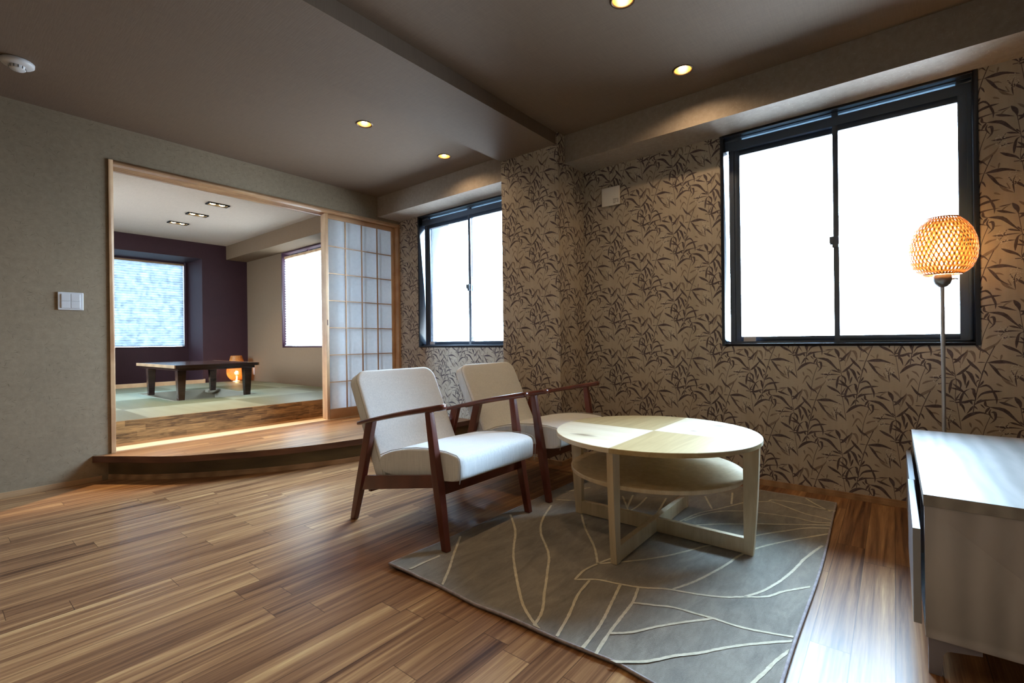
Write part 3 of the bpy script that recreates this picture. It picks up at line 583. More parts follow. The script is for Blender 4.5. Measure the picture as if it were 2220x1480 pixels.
# ================================================================ tatami room
mb = MB(); hole = (1.68, 2.545, 5.965, 7.29)
slab(mb, (-.2, XB, YR+.018, YT), [hole], lambda u, v, w_: (u, v, ZT-w_), .03)
struct(mb.build('floor_tatami', 'tatami'))
mb = MB(); mb.box(-.2, XB, YR, YR+.018, ZSTEP, ZT-.0005); struct(mb.build('floor_tatami_riser', 'riser2'))
mb = MB(); a0, a1, b0, b1 = hole; zt = ZT-.001
rim = .016
for d in ((a0, a0+rim, b0, b1), (a1-rim, a1, b0, b1), (a0+rim, a1-rim, b0, b0+rim), (a0+rim, a1-rim, b1-rim, b1)): mb.box(*d, -.06, zt)
mb.box(a0, a1, b0, b1, -.08, -.06)
k = .12
for cx, cy in ((a0+rim, b0+rim), (a1-rim-k, b0+rim), (a0+rim, b1-rim-k), (a1-rim-k, b1-rim-k)): mb.box(cx, cx+k, cy, cy+k, ZT-.045, ZT-.012)
struct(mb.build('floor_pit', 'pit'))
TR = XB
W3 = (5.93, 7.215, .903, ZS)
mb = MB(); slab(mb, (YA+.2, YT, 0, ZC+.05), [W3], lambda u, v, w_: (TR+w_, u, v), .16); struct(mb.build('wall_tatami_right', 'tat_wall'))
W5 = (5.9, 7.4, .903, ZS)  # unseen window, added for more daylight in the tatami room
mb = MB(); slab(mb, (YA+.2, YT+.8, 0, ZC+.05), [W5], lambda u, v, w_: (-.2-w_, u, v), .12); struct(mb.build('wall_tatami_left', 'tat_wall'))
NX, NY, NZ = 2.770, 9.065, 2.305
mb = MB(); slab(mb, (-.2, TR+.16, 0, ZC+.05), [(-.05, NX, ZT, NZ)], lambda u, v, w_: (u, YT+w_, v), NY-YT)
struct(mb.build('wall_tatami_back', 'maroon'))
W4 = (.12, 2.742, .918, NZ-.004)  # unseen left part added to let more daylight in
mb = MB(); slab(mb, (-.2, NX+.2, 0, ZC), [W4], lambda u, v, w_: (u, NY+w_, v), .14); struct(mb.build('wall_niche_back', 'maroon'))
struct(boxo('floor_niche', 'maroon', (-.05, NX, YT+.02, NY, ZT-.02, ZT)))
SQ = [(2.13, 5.98), (2.13, 6.62), (2.115, 7.256)]
ceiling_plate('ceiling_tatami', (-.2, TR, YA+.2, YT), SQ, ZC+.006, .2, 'tat_ceiling', 0, True, (.098, .042))
struct(boxo('ceiling_tatami_soffit', 'tat_wall', (3.117, TR, YA+.2, YT, ZS, ZC+.006)))
mb = MB(); mb.box(-.2, NX, YT-.012, YT+.02, ZT, ZT+.056, 0); mb.box(-.2, NX, YT-.015, YT-.012, ZT, ZT+.030); mb.box(NX-.004, NX+.022, YT-.018, YT, ZT, ZT+.062); struct(mb.build('baseboard_tatami_back', 'trim'))
struct(boxo('baseboard_tatami_right', 'tat_wall', (TR-.006, TR, YR+.02, YT, ZT, ZT+.012)))
# windows of the tatami room
def plain_window(n, P, u0, u1, z0, z1, label, mat='black'):
    """P(u, depth, z): frame with a middle bar and two panes"""
    m = MB(); c = .028
    def bx(a, b, d0, d1, e, f_):
        p, q = P(a, d0, e), P(b, d1, f_); m.box(p[0], q[0], p[1], q[1], p[2], q[2])
    bx(u0, u0+c, -.004, .12, z0, z1); bx(u1-c, u1, -.004, .12, z0, z1); bx(u0+c, u1-c, -.004, .12, z0, z0+c*.7); bx(u0+c, u1-c, -.004, .12, z1-c*.7, z1)
    mu = (u0+u1)/2; bx(mu-.02, mu+.02, .07, .10, z0+.02, z1-.02)
    root = struct(m.build('window_%d' % n, mat, bevel=.001), label)
    for a, b in ((u0+c, mu-.02), (mu+.02, u1-c)):
        g = MB(); p, q = P(a, .084, z0+.02), P(b, .088, z1-.02); g.box(p[0], q[0], p[1], q[1], p[2], q[2]); g.build('glass_pane', 'glass', root)
MAT['maroon_frame'] = plain('maroon_window_casing', srgb(70, 42, 52), .4)
plain_window(3, lambda u, d, z: (TR+d, u, z), *W3, 'maroon framed window in the side wall of the tatami room', 'maroon_frame')
plain_window(4, lambda u, d, z: (u, NY+d, z), *W4, 'window in the maroon niche of the tatami room', 'maroon_frame')
plain_window(5, lambda u, d, z: (-.2-d*.9, u, z), *W5, 'unseen window added in the left wall to brighten the tatami room')
def pleated_blind(label, P, u0, u1, z0, z1, mat):
    t = thing('pleated_blind', label, 'blind', P((u0+u1)/2, 0, z0), group='pleated blinds in the tatami room'); L = Vector(P((u0+u1)/2, 0, z0))
    def lp(u, d, z): return tuple(Vector(P(u, d, z))-L)
    n = int(round((z1-z0-.04)/.0190)); m = MB()
    rows = [[lp(u, (.009 if k % 2 else -.009), z0+.012+(z1-z0-.045)*k/n) for u in (u0, u1)] for k in range(n+1)]
    m.grid(rows, 0, False); m.build('pleated_fabric', mat, t)
    for nm, a, b in (('head_rail', z1-.033, z1), ('bottom_rail', z0, z0+.012)):
        q = MB(); p, r = lp(u0-.004, -.014, a), lp(u1+.004, .014, b); q.box(p[0], r[0], p[1], r[1], p[2], r[2]); q.build(nm, 'trim' if nm == 'head_rail' else 'white', t)
    return t
pleated_blind('white pleated blind glowing on the side wall beside the shoji', lambda u, d, z: (TR+.030+d, u, z), W3[0]+.032, 7.160, .926, 2.268, 'blind')
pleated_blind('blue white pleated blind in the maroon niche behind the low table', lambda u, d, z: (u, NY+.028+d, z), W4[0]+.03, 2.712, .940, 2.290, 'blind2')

# ================================================================ ceiling fittings
def spot(parent, loc, e, size, col, blend=.35, r=.02):
    l = bpy.data.lights.new('downlight_beam', 'SPOT'); l.energy = e; l.spot_size = math.radians(size); l.spot_blend = blend; l.color = col; l.shadow_soft_size = r
    o = bpy.data.objects.new('downlight_beam', l); COL.objects.link(o); o.parent = parent; o.location = loc; return o
def make_downlight():
    t = thing('ceiling_downlight', '', 'ceiling light', (0, 0, 0), group='round downlights of the living room ceiling')
    m = MB(); m.lathe([(.049, .004), (.049, -.002), (.053, -.005), (.058, -.004), (.060, 0), (.060, .0005), (.051, .0005)], seg=40); m.build('ring', 'ring', t)
    m = MB(); m.lathe([(.0495, .000), (.047, .02), (.041, .045), (.034, .066), (.030, .070)], seg=40); m.lathe([(.030, .070), (.0, .0701)], seg=40); m.build('reflector', 'can', t)
    m = MB(); m.lathe([(.0, .014), (.010, .015), (.019, .020), (.024, .032), (.022, .055), (.016, .069)], seg=24); m.build('bulb', 'glow', t)
    spot(t, (0, 0, .009), 6.5, 156, (1, .70, .42), .6); return t
dl0 = make_downlight()
DLL = ['round downlight nearest the shoji wall, left of the ceiling beam', 'round downlight close to the window soffit, left of the ceiling beam', 'round downlight right of the beam, close to the large window', 'round downlight right of the beam, cut by the top of the picture']
for i, (x, y) in enumerate(DL):
    d = dl0 if i == 0 else copy_tree(dl0); d.location = (x, y, ZC); d['label'] = DLL[i] if i < 4 else 'round ceiling downlight outside the picture'
    if i >= 4: d['group'] = 'round downlights behind the camera'
def make_square():
    t = thing('square_downlight', '', 'ceiling light', group='black twin downlights over the low table')
    m = MB(); a, b = .110, .054; 
    for d in ((-a, -a+.016, -b, b), (a-.016, a, -b, b), (-a+.016, a-.016, -b, -b+.014), (-a+.016, a-.016, b-.014, b)): m.box(*d, -.012, .0)
    m.build('frame', 'black_metal', t)
    m = MB(); a, b = .0955, .0405
    for d in ((-a, -a+.002, -b, b), (a-.002, a, -b, b), (-a, a, -b, -b+.002), (-a, a, b-.002, b)): m.box(*d, 0, .06)
    m.box(-a, a, -b, b, .06, .062); m.build('housing', 'black_metal', t)
    for x in (-.048, .048):
        m = MB(); m.lathe([(.0, .020), (.020, .022), (.034, .032), (.036, .05), (.020, .058)], (x, 0, -.029), 24); m.build('bulb', 'glow2', t)
    spot(t, (-.0, 0, -.014), 14, 110, (1, .72, .42)); return t
s0 = make_square()
for i, (x, y) in enumerate(SQ):
    d = s0 if i == 0 else copy_tree(s0); d.location = (x, y, ZC+.006)
    d['label'] = ['black rectangular twin downlight nearest the shoji opening', 'middle one of the three black twin downlights', 'black twin downlight nearest the maroon wall'][i]
l = thing('unseen_downlight', 'unseen downlight added over the threshold to brighten it', 'ceiling light', (1.42, 4.69, ZC+.006))  # unseen lamp added to brighten the sill and riser
m = MB(); m.lathe([(.035, 0), (.050, -.006), (.055, 0)], seg=32); m.build('ring', 'ring', l)
m = MB(); m.lathe([(.0, -.001), (.034, -.001)], seg=32); m.build('bulb', 'glow', l); spot(l, (0, 0, -.01), 120, 80, (1, .74, .42), .6)
t = thing('smoke_detector', 'round white smoke detector on the ceiling above the light switch', 'smoke detector', (.350, 3.79, ZC))
m = MB(); m.lathe([(.0, 0), (.066, 0), (.070, -.004), (.069, -.018), (.060, -.026), (.036, -.029)], seg=40); m.build('base', 'white', t)
m = MB(); m.lathe([(.036, -.028), (.034, -.044), (.028, -.049), (.0, -.050)], seg=32)
for k in range(12): a = 2*PI*k/12; m.box(.0345*math.cos(a)-.002, .0345*math.cos(a)+.002, .0345*math.sin(a)-.002, .0345*math.sin(a)+.002, -.044, -.030, 1)
m.build('sensor_cage', ['white', 'grey'], t)

# ================================================================ wall fittings
t = thing('light_switch', 'white plate of four rocker switches on the plaster wall', 'switch', (.646, YA, 1.262))
m = MB(); m.box(-.066, .066, -.009, 0, -.061, .061); m.build('plate', 'white', t, bevel=.005, seg=3)
for i in (0, 1):
    for j in (0, 1): m = MB(); x = -.048+.049*i; z = -.048+.049*j; m.box(x, x+.047, -.0135, -.009, z, z+.047); m.build('rocker', 'white', t, bevel=.0015)
t = thing('vent_cover', 'square off-white vent cover high on the bamboo wallpaper', 'vent cover', (XB, 1.731, 2.086))
m = MB(); m.box(-.020, -.004, -.077, .077, -.073, .073); m.build('cover', 'offwhite', t, bevel=.004); m = MB(); m.box(-.006, 0, -.066, .066, -.062, .062); m.build('base', 'grey', t)
m = MB()
for k, (w_, h) in enumerate(((.036, .003), (.030, .0016), (.034, .0016), (.026, .0016), (.034, .0016), (.020, .0028))): m.box(-.0203, -.0199, -.022-w_, -.022, -.026-.0062*k-h, -.026-.0062*k)
m.box(-.0203, -.0199, -.066, -.062, -.060, -.026)
m.build('printed_notice', 'grey', t)
def outlet(label, loc, face):
    t = thing('wall_outlet', label, 'outlet', loc, 0, None); m = MB(); m.box(-.007, 0, -.035, .035, -.060, .060); m.build('plate', 'plate', t, bevel=.002)
    for z in (-.022, .022):
        m = MB(); m.box(-.0085, -.006, -.012, .012, z-.013, z+.013); q = m.build('socket', 'white', t)
        m = MB(); m.box(-.0088, -.008, -.006, -.004, z-.004, z+.006); m.box(-.0088, -.008, .004, .006, z-.004, z+.006); m.build('slot', 'grey', q)
outlet('grey power outlet on the bamboo wallpaper just above the rear armchair seat', (XB, 1.880, .305), 0)
outlet('power outlet low on the tatami room wall, lit by the table lamp', (TR, 8.21, .520), 0)

# ================================================================ armchairs
def pillow(m, outline, T, r, bulge, tf, mi=0, steps=4):
    """cushion from an outline (a, b) with rounded rims; tf(a, b, c) maps to space, c across the thickness"""
    ca = sum(p[0] for p in outline)/len(outline); cb = sum(p[1] for p in outline)/len(outline)
    ha = max(abs(p[0]-ca) for p in outline); hb = max(abs(p[1]-cb) for p in outline); rows = []
    def ring(ins, c): return [tf(ca+(a-ca)*(1-ins/ha), cb+(b-cb)*(1-ins/hb), c) for a, b in outline]
    def cap(sgn):
        R = []
        for k in (0, .12, .3, .5, .7, .88, 1.0):
            s = k if k > 0 else .001; z = sgn*(T/2+bulge*(1-s*s)); h = 1-r/min(ha, hb)
            R.append([tf(ca+(a-ca)*s*(1-r/ha), cb+(b-cb)*s*(1-r/hb), z) for a, b in outline])
        return R
    rows += cap(-1)
    for k in range(1, steps+1): an = k/steps*PI/2; rows.append(ring(r*(1-math.sin(an)), -(T/2-r+r*math.cos(an))))
    for k in range(steps, 0, -1): an = k/steps*PI/2; rows.append(ring(r*(1-math.sin(an)), (T/2-r+r*math.cos(an))))
    rows += cap(1)[::-1]
    m.grid(rows, mi, True, close_u=True)
def rrect(w, h, rt, rb, n=6):
    """rectangle centred at 0 with top corner radius rt and bottom radius rb; resampled sides"""
    P = []
    for (cx, cy, r, a0) in ((w/2-rt, h/2-rt, rt, 0), (-w/2+rt, h/2-rt, rt, PI/2), (-w/2+rb, -h/2+rb, rb, PI), (w/2-rb, -h/2+rb, rb, 1.5*PI)):
        for k in range(n+1): a = a0+PI/2*k/n; P.append((cx+r*math.cos(a), cy+r*math.sin(a)))
    Q = []
    for i, p in enumerate(P):
        q = P[(i+1) % len(P)]; d = math.hypot(q[0]-p[0], q[1]-p[1]); k = max(1, int(d/.05))
        for s in range(k): Q.append((p[0]+(q[0]-p[0])*s/k, p[1]+(q[1]-p[1])*s/k))
    return Q
def make_armchair():
    """wooden frame chair facing -y; origin on the floor between the four feet"""
    y0 = 1.92
    t = thing('armchair', '', 'armchair', group='white upholstered armchairs with red-brown frames')
    for s in (-1, 1):
        xo = s*.3225
        def X(a): return xo-s*a
        # front leg: widest below the arm, tapering to the foot
        prof = [(0, .0145, 1.557, 1.590, .030), (0, .30, 1.603, 1.646, .040), (0, .648, 1.662, 1.696, .028)]
        m = MB(); rows = []
        for _, z, a, b, w_ in prof: rows.append([(X(0), a-y0, z), (X(w_), a-y0, z), (X(w_), b-y0, z), (X(0), b-y0, z)])
        m.grid(rows, 0, False, close_u=True); m.face(rows[0][::-1]); m.face(rows[-1]); m.build('leg', 'redwood', t, bevel=.0035)
        prof = [(0, 2.276, 2.312, .030), (.19, 2.212, 2.262, .034), (.55, 2.098, 2.156, .030)]
        m = MB(); rows = [[(X(0), a-y0, z), (X(w_), a-y0, z), (X(w_), b-y0, z), (X(0), b-y0, z)] for z, a, b, w_ in prof]
        m.grid(rows, 0, False, close_u=True); m.face(rows[0][::-1]); m.face(rows[-1]); m.build('leg', 'redwood', t, bevel=.0035)
        # arm
        m = MB(); rows = []; K = 16
        for i, u in enumerate([0, .0015, .004, .008, .013, .02, .06]+list(np.linspace(.12, .94, 14))+[.98, .987, .993, .997, 1]):
            yy = 1.572+u*(2.242-1.572); zc = .660-u*.137+.006*math.sin(PI*u)
            e_ = math.sqrt(max(0, 1-max(0, 1-u/.02)**2)) if u < .02 else (math.sqrt(max(0, 1-max(0, (u-.98)/.02)**2)) if u > .98 else 1)
            hw = (.0225-.004*u+.004*math.sin(PI*u))*max(e_, .15); hh = (.0155-.0045*u)*max(e_, .15)
            rows.append([(X(.014)+hw*math.copysign(abs(math.cos(a))**.7, math.cos(a)), yy-y0, zc+hh*math.copysign(abs(math.sin(a))**.7, math.sin(a))) for a in [2*PI*k/K for k in range(K)]])
        m.grid(rows, 0, True, close_u=True); m.face(rows[0][::-1], 0, True); m.face(rows[-1], 0, True); m.build('armrest', 'redwood', t)
        # side rail
        m = MB(); A = [(1.640, .287), (1.640, .346), (2.175, .255), (2.205, .175)]
        m.hexa([(X(.006), a-y0, z) for a, z in A], [(X(.026), a-y0, z) for a, z in A]); m.build('side_rail', 'redwood', t, bevel=.003)
    m = MB(); m.box(-.290, .290, 1.625-y0, 1.647-y0, .245, .305); m.build('front_rail', 'redwood', t, bevel=.003)
    m = MB(); m.box(-.290, .290, 2.165-y0, 2.187-y0, .165, .222); m.build('back_rail', 'redwood', t, bevel=.003)
    # seat cushion: side profile swept across the width
    prof = [(1.512, .318), (1.507, .345), (1.504, .40), (1.509, .428), (1.528, .443), (1.60, .452), (1.70, .452), (1.80, .444), (1.90, .428), (2.00, .404), (2.09, .370), (2.12, .335), (2.10, .262), (1.80, .292)]
    m = MB(); rows = []
    W_ = .283
    for u in (-1, -.985, -.95, -.88, -.7, -.4, 0, .4, .7, .88, .95, .985, 1):
        k = abs(u); ins = 0 if k < .88 else (1-math.sqrt(max(0, 1-((k-.88)/.12)**2)))*.016
        puff = .006*(1-k**2); cy, cz = 1.80, .36; row = []
        for a, z in prof:
            dy, dz = a-cy, z-cz; l = math.hypot(dy, dz); row.append((u*W_, a-y0-dy/l*ins+dy*0, z-dz/l*ins+(puff if z > .40 else 0)))
        rows.append(row)
    m.grid(rows, 0, True, close_u=True); m.face(rows[0][::-1]); m.face(rows[-1]); seat = m.build('seat', 'fabric', t); 
    sb = seat.modifiers.new('smooth', 'SUBSURF'); sb.levels = 1; sb.render_levels = 2
    for s in (-1, 1):
        m = MB(); pts = [(s*(W_-.002), a-y0-.001, z+.0005) for a, z in prof[:11]]; m.tube(pts, .0018, 6); m.build('piping', 'seam', seat)
    # back cushion: reclined slab with rounded upper corners
    Hh = .60; tilt = math.radians(26.2); base = Vector((0, 2.050-y0, .262))
    up = Vector((0, math.sin(tilt), math.cos(tilt))); nrm = Vector((0, math.cos(tilt), -math.sin(tilt)))
    def tf(a, b, c): p = base+up*(b+Hh/2)+nrm*(c+.040); return (a, p.y, p.z)
    m = MB(); pillow(m, rrect(.566, Hh, .068, .012), .086, .018, .010, tf); bk = m.build('backrest', 'fabric', t)
    for c in (-.030, .030):
        o_ = rrect(.560, Hh-.006, .066, .012); m = MB(); n_ = len(o_)
        ring = [tf(a*1.006, b*1.006, c) for a, b in o_]; m.tube(ring+ring[:1], .0016, 5, 0, False); m.build('piping', 'seam', bk)
    return t
ch = make_armchair(); ch.location = (1.7775, 1.92, .0)
ch['label'] = 'white upholstered armchair nearest the camera, left of the two'
ch2 = copy_tree(ch); ch2.location = (2.5925, 1.92, .0); ch2['label'] = 'white upholstered armchair farther back, beside the papered column'

# ================================================================ round coffee table
TX, TY, TZ = 2.250, .922, .014
t = thing('coffee_table', 'round pale birch coffee table with a lower shelf on the rug', 'table', (TX, TY, TZ))
m = MB(); R = .475; z1 = .492; m.lathe([(0, z1), (R-.002, z1), (R, z1-.002), (R, z1-.019), (R-.002, z1-.021), (0, z1-.021)], seg=128, smooth=False); o = m.build('tabletop', 'birch_top', t)
m = MB(); R = .404; z2 = .322; m.lathe([(0, z2), (R-.002, z2), (R, z2-.002), (R, z2-.016), (R-.002, z2-.018), (0, z2-.018)], seg=96, smooth=False); m.build('shelf', 'birch', t)
for k in range(4):
    a = PI/2*k; ux, uy = math.cos(a), math.sin(a); vx, vy = -uy, ux; m = MB(); rows = []
    for i in range(9):
        s = i/8; z = s*(z1-.021); ro = .441+.028*s**1.0+.004*math.sin(PI*s); ri = .404
        rows.append([(ux*r_+vx*v_, uy*r_+vy*v_, z) for r_, v_ in ((ri, -.0145), (ro, -.0145), (ro, .0145), (ri, .0145))])
    m.grid(rows, 0, False, close_u=True); m.face(rows[0][::-1]); m.face(rows[-1]); m.build('leg', 'birch', t, bevel=.0015)
m = MB(); m.box(-.404, .404, -.0135, .0135, .004, .070); m.build('stretcher', 'birch', t, bevel=.001)
m = MB(); m.box(-.0135, .0135, .0137, .404, .004, .070); m.box(-.0135, .0135, -.404, -.0137, .004, .070); m.build('stretcher', 'birch', t, bevel=.001)

# ================================================================ rug
RX0, RX1, RY0, RY1, RT = 1.245, 3.255, .245, 1.672, .013
def rug_edge(u, v):
    """plan position of the rug point (u along X, v along Y), with the slightly wavy short side"""
    x = RX0+u*(RX1-RX0); y = RY0+v*(RY1-RY0)
    x += (1-u)**6*float(np.interp(v, [0, .12, .19, .28, .33, .45, .55, .66, .8, .9, 1], [.0, .0, .005, .022, .016, .005, .003, -.005, .006, .001, -.010])); y += .004*math.sin(u*9)*(abs(v-.5)*2)**4*(1 if v < .5 else 0)+(.018*u**4*(1-v))
    return x, y
def rug_z(u, v):
    z = RT; z += .006*max(0, 1-((1-v)**2+u**2)*60); z += (1-u)**14*.003*max(0, math.sin(v*13+1)); return z
t = thing('area_rug', 'grey beige rug with cream leaf-vein lines under the coffee table', 'rug', (0, 0, 0))
NU, NV = 90, 64
m = MB(); m.grid([[(*rug_edge(i/NU, j/NV), rug_z(i/NU, j/NV)) for i in range(NU+1)] for j in range(NV+1)], 0, True)
per = [(i/NU, 0) for i in range(NU)]+[(1, j/NV) for j in range(NV)]+[(1-i/NU, 1) for i in range(NU)]+[(0, 1-j/NV) for j in range(NV)]
m.grid([[(*rug_edge(*p), rug_z(*p)) for p in per], [(*rug_edge(*p), max(.0005, rug_z(*p)-.0125)) for p in per]], 0, True, close_u=True)
# cream vein lines woven into the pile
RUG_LINES = [[(1.226,1.655),(1.221,1.605),(1.252,1.564),(1.317,1.562),(1.42,1.561)],[(1.246,1.362),(1.359,1.44),(1.477,1.531),(1.627,1.641)],[(1.996,1.63),(1.841,1.473),(1.636,1.321),(1.456,1.159),(1.321,1.02),(1.275,0.946)],[(2.249,1.533),(2.047,1.452),(1.894,1.355),(1.73,1.198),(1.589,1.107),(1.452,1.025),(1.335,0.956),(1.267,0.936)],[(2.227,1.322),(2.074,1.212),(1.913,1.072),(1.774,0.979)],[(1.255,0.842),(1.367,0.87),(1.514,0.918),(1.631,0.936)],[(1.257,0.748),(1.371,0.759),(1.502,0.786),(1.677,0.828)],[(1.26,0.703),(1.372,0.719),(1.492,0.729),(1.593,0.738),(1.694,0.763)],[(1.601,0.985),(1.655,0.914),(1.677,0.828),(1.706,0.748),(1.75,0.677),(1.779,0.585),(1.816,0.499),(1.866,0.434),(1.919,0.369),(2.0,0.324),(2.074,0.268)],[(1.601,0.985),(1.687,0.994),(1.774,0.979),(1.853,0.956),(1.879,0.936)],[(1.869,0.889),(1.969,0.81),(2.072,0.748),(2.22,0.676)],[(1.774,0.979),(1.869,0.889)],[(1.765,0.656),(1.864,0.612),(1.996,0.574),(2.102,0.549),(2.21,0.53),(2.325,0.491),(2.42,0.444),(2.539,0.371),(2.688,0.269)],[(1.866,0.434),(1.949,0.39),(2.075,0.351),(2.211,0.324),(2.356,0.303),(2.492,0.272)],[(1.586,0.735),(1.614,0.675),(1.644,0.612),(1.652,0.544),(1.66,0.479),(1.663,0.401),(1.683,0.325),(1.705,0.265)],[(1.374,0.716),(1.422,0.664),(1.5,0.612),(1.58,0.55),(1.655,0.485)],[(1.261,0.64),(1.31,0.577),(1.388,0.518),(1.453,0.46),(1.524,0.407),(1.599,0.341),(1.671,0.266)],[(1.411,0.308),(1.477,0.292),(1.55,0.276),(1.586,0.265)],[(2.445,0.869),(2.617,0.831),(2.755,0.764),(2.945,0.679)],[(2.466,0.853),(2.614,0.806),(2.733,0.734),(2.799,0.646)],[(2.425,0.805),(2.519,0.71),(2.605,0.596)],[(2.929,0.889),(2.733,0.793)],[(3.093,0.776),(2.874,0.728)],[(2.637,1.28),(2.426,1.144)],[(2.694,1.24),(2.472,1.173)],[(2.703,1.157),(2.545,1.137),(2.429,1.139)],[(2.759,1.06),(2.543,1.017),(2.436,0.999)],[(2.348,1.564),(2.395,1.467),(2.408,1.383)],[(2.507,1.601),(2.673,1.518)],[(2.22,0.676),(2.309,0.612),(2.372,0.549)],[(3.006,0.627),(3.044,0.576),(3.092,0.559),(3.113,0.484),(3.113,0.404),(3.089,0.306),(3.091,0.273)],[(3.055,0.561),(3.032,0.512),(2.988,0.442),(2.948,0.372),(2.937,0.309),(2.924,0.269)],[(2.819,0.585),(2.838,0.518),(2.85,0.444),(2.855,0.39),(2.842,0.342),(2.853,0.301),(2.871,0.268)],[(2.643,0.553),(2.707,0.458),(2.774,0.361),(2.837,0.268)],[(2.483,0.522),(2.565,0.469),(2.634,0.418),(2.702,0.37),(2.75,0.324),(2.784,0.27)],[(3.237,0.412),(3.163,0.36),(3.104,0.308)]]
rg = random.Random(5)
for ln in RUG_LINES:
    if len(ln) < 2: continue
    for i, j in ((0, 1), (-1, -2)):                      # run out to the edge of the rug
        p, q = ln[i], ln[j]; d = math.dist(p, q)
        if p[1] < .345 or p[0] < 1.31: ln = list(ln); ln[i] = (p[0]+(p[0]-q[0])/d*.05, p[1]+(p[1]-q[1])/d*.05)
    L_ = sum(math.dist(ln[i], ln[i+1]) for i in range(len(ln)-1)); n_ = max(4, int(L_/.012))
    for q in ribbon(ln, .0105, n_, False, .0011, rg):
        c_ = clip(list(q), (RX0+.010, RX1-.010, RY0+.010, RY1-.010))
        if c_: m.face([(a, b, RT+.0012+ (1-(a-RX0)/2.0)**14*.003+.006*max(0, 1-((1-(b-RY0)/1.42)**2+((a-RX0)/2.01)**2)*60)) for a, b in c_], 1)
m.build('pile', ['carpet', 'carpet_line'], t)
m = MB(); pts = [(*rug_edge(*p), rug_z(*p)-.0035) for p in per]; m.tube(pts+pts[:1], .0052, 8, 0, False); m.build('binding', 'binding', t)

# ================================================================ media cabinet
CX0, CX1, CY1, CY0, CZ0, CZ1 = 1.775, 2.985, -.062, -.482, .102, .505
t = thing('media_cabinet', 'low bleached-wood media cabinet with grey drawer fronts', 'cabinet', (CX0, CY0, 0))
def cbx(nm, mat, d, par=None, bev=0): return boxo(nm, mat, (d[0]-CX0, d[1]-CX0, d[2]-CY0, d[3]-CY0, d[4], d[5]), par or t, bev)
cbx('top_board', 'greywood_top', (CX0-.002, CX1+.002, CY0, CY1+.002, CZ1-.032, CZ1), None, .001)
m = MB(); X_ = lambda a: a-CX0; Y_ = lambda a: a-CY0
for d in ((CX0, CX0+.018, CY0, CY1, CZ0+.030, CZ1-.032), (CX1-.018, CX1, CY0, CY1, CZ0+.030, CZ1-.032), ((CX0+CX1)/2-.009, (CX0+CX1)/2+.009, CY0+.02, CY1-.01, CZ0+.03, CZ1-.032), (CX0, CX1, CY0, CY1, CZ0, CZ0+.030), (CX0+.018, CX1-.018, CY0, CY0+.006, CZ0+.03, CZ1-.032), (CX0+.018, CX1-.018, CY0+.02, CY1-.02, .395, .410)):
    m.box(X_(d[0]), X_(d[1]), Y_(d[2]), Y_(d[3]), d[4], d[5])
m.build('body', 'greywood', t, bevel=.0008)
xm = (CX0+CX1)/2
for a, b, k in ((CX0+.002, xm-.002, 0), (xm+.002, CX1-.002, -.004)):
    dr = cbx('drawer', 'drawer_front', (a, b, CY1+.008+k, CY1+.026+k, .134, .404), None, .0012)
for a, b in ((CX0+.006, 0), (CX1-.006, 0), (CX0+.006, 1), (CX1-.006, 1)):
    s = 1 if a < xm else -1; yy = CY1-.006 if b == 0 else CY0+.006; sy = -1 if b == 0 else 1
    m = MB()
    # L-shaped plate with a rounded inner corner, seen from the end
    pr_ = [(0, 0), (.028, 0), (.030, .055)]+[(.030+.022*(1-math.cos(q)), .055+.022*math.sin(q)) for q in np.linspace(.2, PI/2, 6)]+[(.11, .088), (.11, CZ0), (0, CZ0)]
    A = [(X_(a), Y_(yy)+sy*p, z) for p, z in pr_]; B = [(X_(a)+s*.012, Y_(yy)+sy*p, z) for p, z in pr_]; m.hexa(A, B)
    pr2 = [(.0122, 0), (.028, 0), (.030, .055)]+[(.030+.022*(1-math.cos(q)), .055+.022*math.sin(q)) for q in np.linspace(.2, PI/2, 6)]+[(.11, .088), (.11, CZ0), (.0122, CZ0)]
    A = [(X_(a)+s*p, Y_(yy), z) for p, z in pr2]; B = [(X_(a)+s*p, Y_(yy)+sy*.012, z) for p, z in pr2]; m.hexa(A, B)
    m.build('leg', 'leg_grey', t)

# ================================================================ woven lamps
def woven(m, prof, n, twist, w_, steps=26, gap=.0009, wob=.0):
    rg_ = random.Random(2)
    for s in (1, -1):
        for k in range(n):
            a0 = 2*PI*(k+rg_.uniform(-wob, wob))/n; L_ = []; R_ = []
            for i in range(steps+1):
                u = i/steps; r, z = prof(u); r += gap*s; a = a0+s*twist*u; hw = w_/2/max(r, .02)
                L_.append((r*math.cos(a-hw), r*math.sin(a-hw), z)); R_.append((r*math.cos(a+hw), r*math.sin(a+hw), z))
            m.grid([L_, R_], 0, True)
def hoop(m, r, z, th=.0022): m.tube([(r*math.cos(2*PI*k/48), r*math.sin(2*PI*k/48), z) for k in range(49)], th, 6, 0, False)
def pnt(parent, loc, e, col, r=.02):
    l = bpy.data.lights.new('lamp_glow', 'POINT'); l.energy = e; l.color = col; l.shadow_soft_size = r
    o = bpy.data.objects.new('lamp_glow', l); COL.objects.link(o); o.parent = parent; o.location = loc
def shade1(u):
    z = 1.262+u*.282; q = [(0, .075), (.03, .092), (.1, .113), (.25, .130), (.43, .135), (.6, .130), (.78, .114), (.9, .093), (.97, .074), (1, .064)]
    for (a, ra), (b, rb) in zip(q, q[1:]):
        if u <= b: k = (u-a)/(b-a); return ra+(rb-ra)*k, z
    return q[-1][1], z
t = thing('floor_lamp', 'slim steel floor lamp with a woven bamboo globe shade', 'lamp', (3.225, -.192, 0), math.radians(0))
m = MB(); m.lathe([(0, .0), (.125, .0), (.128, .004), (.126, .014), (.10, .019), (.012, .024), (0, .024)], seg=48); m.build('base', 'steel', t)
m = MB(); m.tube([(0, 0, .02), (0, 0, 1.21)], .0085, 16); m.build('pole', 'steel', t)
